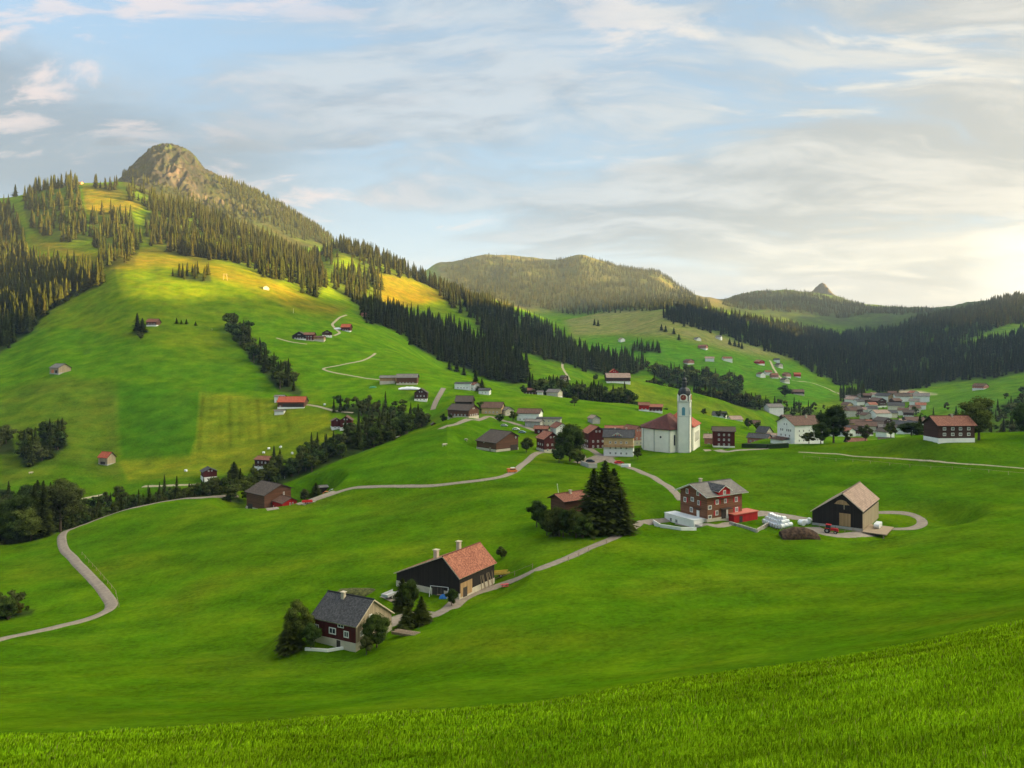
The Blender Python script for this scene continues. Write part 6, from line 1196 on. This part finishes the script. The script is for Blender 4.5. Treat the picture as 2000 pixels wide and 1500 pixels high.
def cow(px, py, near, y0, label):
    e = empty('cow', place(px, py, near, y0), random.uniform(-1, 1), label, 'cow', 'cows on the pasture'); m = MB()
    rings = [(-1.05, .95, .20, .28), (-.8, .98, .34, .42), (-.2, .96, .38, .46), (.4, 1.0, .34, .44), (.8, 1.1, .24, .34), (1.15, 1.22, .14, .2), (1.35, 1.15, .13, .14), (1.62, 1.0, .08, .09)]; n = 8
    Rg = [[(x, w * math.cos(2 * math.pi * k / n), z + h * math.sin(2 * math.pi * k / n)) for k in range(n)] for x, z, w, h in rings]
    for a, b in zip(Rg[:-1], Rg[1:]):
        for k in range(n): m.face([a[k], b[k], b[(k + 1) % n], a[(k + 1) % n]])
    m.face(Rg[0]); m.face(list(reversed(Rg[-1])))
    for x in (-.75, .65):
        for s in (-.22, .22): m.tube((x, s, .75), (x + .03, s, .38), .11, .07, n=6); m.tube((x + .03, s, .38), (x, s, 0), .06, .05, n=6)
    m.build('body', mat_plain('cow_hide', (.55, .48, .38), .8, .3, 1.5), e, True)
cow(414, 645, 700, 560, 'pale cow on the pasture left of the dark tree strip'); cow(60, 926, 440, 380, 'pale cow at the left gully edge'); cow(868, 872, 400, 330, 'pale cow on the green knoll, left one'); cow(910, 862, 400, 330, 'pale cow on the green knoll, right one')
def fence(pts, label, h=1.1, step=2.0, rails=2):
    P = [place(*q) for q in pts]; e = empty('fence', P[0], 0, label, 'fence'); o = P[0]; prev = None; r = MB()
    for a, b in zip(P[:-1], P[1:]):
        n = max(1, int((b - a).length / step))
        for k in range(n + (b is P[-1])):
            q = a.lerp(b, k / n); q.z = float(H(q.x, q.y)); q = q - o; m = MB(); m.tube(q - Vector((0, 0, .4)), q + Vector((random.uniform(-.05, .05), 0, h)), .07, n=6); m.build('post', M_WOODP, e)
            if prev is not None:
                for i in range(rails): z = Vector((0, 0, h * (.9 - .42 * i))); r.tube(prev + z, q + z, .035, n=5)
            prev = q
    r.build('rail', M_WOODP, e)
fence([(1600, 1030), (1622, 1036), (1650, 1040), (1682, 1040)], 'grey timber fence along the front of the black barn')
fence([(1480, 1038), (1503, 1027), (1530, 1038)], 'short fence round the kitchen garden by the white bales')
fence([(930, 1150), (965, 1139), (1005, 1124), (1040, 1110)], 'weathered post fence beside the lane above the orange roofed barn', step=3.5, rails=1)
fence([(1185, 1062), (1150, 1078), (1110, 1096)], 'post fence along the lane below the black spruces', step=4, rails=1)
fence([(232, 1186), (226, 1160), (196, 1124), (160, 1084)], 'sparse post fence beside the left bend of the lane', step=6, rails=1)
fence([(1570, 895), (1700, 905), (1860, 917), (2010, 930)], 'long wire fence of thin posts below the meadow path', step=6, rails=1)
def trailer(px, py, yaw, label, pm):
    e = empty('farm_trailer', place(px, py), R(yaw), label, 'trailer'); m = MB(); m.box(-2.0, 2.0, -.9, .9, .75, .85)
    for s in (-1, 1): m.box(-2.0, 2.0, s * .9 - .03, s * .9 + .03, .85, 1.35)
    m.box(-2.03, -1.97, -.87, .87, .85, 1.35); m.build('body', pm, e); d = MB(); d.tube((2.0, -.4, .7), (3.2, 0, .55), .05, n=6); d.tube((2.0, .4, .7), (3.2, 0, .55), .05, n=6); d.build('drawbar', M_METAL, e)
    for s in (-1, 1): wheel(e, -.3, s * .75, .42, .25)
trailer(979, 1126, 15, 'yellowish farm trailer standing at the right end of the orange roofed barn', paint('ochre_paint', (.45, .33, .05), .6)); trailer(762, 1168, 60, 'grey trailer on the yard between the slate and black buildings', M_PSILVER)
trailer(600, 984, 20, 'red trailer on the yard right of the bright red shed', M_PRED)
# ---------------------------------------------------------------- near grass
def blades():
    r = np.random.default_rng(5); n = 520000
    px = r.uniform(-260, 2260, n); u = r.uniform(0, 1, n); Y = np.exp(math.log(5.2) + u ** .85 * (math.log(62) - math.log(5.2))); X = Y * (px - CX) / F; Z = H(X, Y)
    dens = perlin(X / 1.6, Y / 1.6, 101) + .5 * perlin(X / .5, Y / .5, 102); tall = perlin(X / 5, Y / 5, 103)
    keep = (dens > -.75) & ((Y < 36) | (r.random(n) < .5)); X, Y, Z, px, dens, tall = [a[keep] for a in (X, Y, Z, px, dens, tall)]; n = len(X)
    h = (0.045 + 0.05 * np.clip(dens + .3, 0, 1) + .03 * np.clip(tall, 0, 1)) * r.uniform(.4, 1.5, n) * (1 + np.clip((Y - 12) / 30, 0, 1) * .3); w = np.maximum(.0028, Y * .00034) * r.uniform(.7, 1.5, n)
    a = r.uniform(0, 6.28, n); la = r.normal(.9, 1.0, n); lean = h * r.uniform(.15, .85, n); dx, dy = np.cos(a) * w, np.sin(a) * w; lx, ly = np.cos(la) * lean, np.sin(la) * lean
    b0 = np.stack([X - dx, Y - dy, Z - .02], -1); b1 = np.stack([X + dx, Y + dy, Z - .02], -1); m0 = np.stack([X - dx * .7 + lx * .3, Y - dy * .7 + ly * .3, Z + h * .6], -1); m1 = np.stack([X + dx * .7 + lx * .3, Y + dy * .7 + ly * .3, Z + h * .6], -1); t = np.stack([X + lx, Y + ly, Z + h], -1)
    V = np.stack([b0, b1, m0, m1, t], 1).reshape(-1, 3); k = np.arange(n)[:, None] * 5; T = np.concatenate([k + np.array([[0, 1, 3]]), k + np.array([[0, 3, 2]]), k + np.array([[2, 3, 4]])], 0)
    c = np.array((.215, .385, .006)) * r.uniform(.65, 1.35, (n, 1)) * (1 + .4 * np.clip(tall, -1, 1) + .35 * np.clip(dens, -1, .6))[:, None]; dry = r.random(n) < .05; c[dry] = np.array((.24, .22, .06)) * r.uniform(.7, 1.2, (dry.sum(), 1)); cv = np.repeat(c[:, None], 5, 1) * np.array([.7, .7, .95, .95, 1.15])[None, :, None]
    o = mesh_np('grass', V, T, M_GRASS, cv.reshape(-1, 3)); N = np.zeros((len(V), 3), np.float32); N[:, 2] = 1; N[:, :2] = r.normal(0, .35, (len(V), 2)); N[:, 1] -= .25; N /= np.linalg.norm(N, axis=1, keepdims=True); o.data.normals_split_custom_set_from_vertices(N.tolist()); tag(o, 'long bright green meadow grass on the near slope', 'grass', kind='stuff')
blades()
def bushes_keepout():
    for o in bpy.data.objects:
        if o.type == 'EMPTY' and o.parent is None and any(c.name.startswith('wall') for c in o.children): KEEPOUT.append((o.location[0], o.location[1], 9.0))
bushes_keepout()
scatter()
grow_woods()
# ---------------------------------------------------------------- the air of the valley
def haze():
    lo = float(ZG[(np.abs(XG) < 3500) & (YG < 5600)].min()); hi = float(ZG[(np.abs(XG) < 3500) & (YG < 5600)].max())
    m = MB(); m.box(-3700, 3700, -1500, 5750, min(lo, -200) - 8, hi + 60); mt = bpy.data.materials.new('valley_air'); mt.use_nodes = True; g = NT(mt.node_tree); g.n.clear()
    out = g.node('ShaderNodeOutputMaterial'); v = g.node('ShaderNodeVolumePrincipled'); g.link(v.outputs[0], out.inputs['Volume'])
    v.inputs['Color'].default_value = (0.40, 0.56, 0.82, 1); v.inputs['Density'].default_value = 6.2e-5; v.inputs['Anisotropy'].default_value = 0.1
    o = m.build('haze', mt); tag(o, 'thin pale evening haze filling the valley', 'haze', kind='stuff'); print('HAZE', lo, hi)
haze()
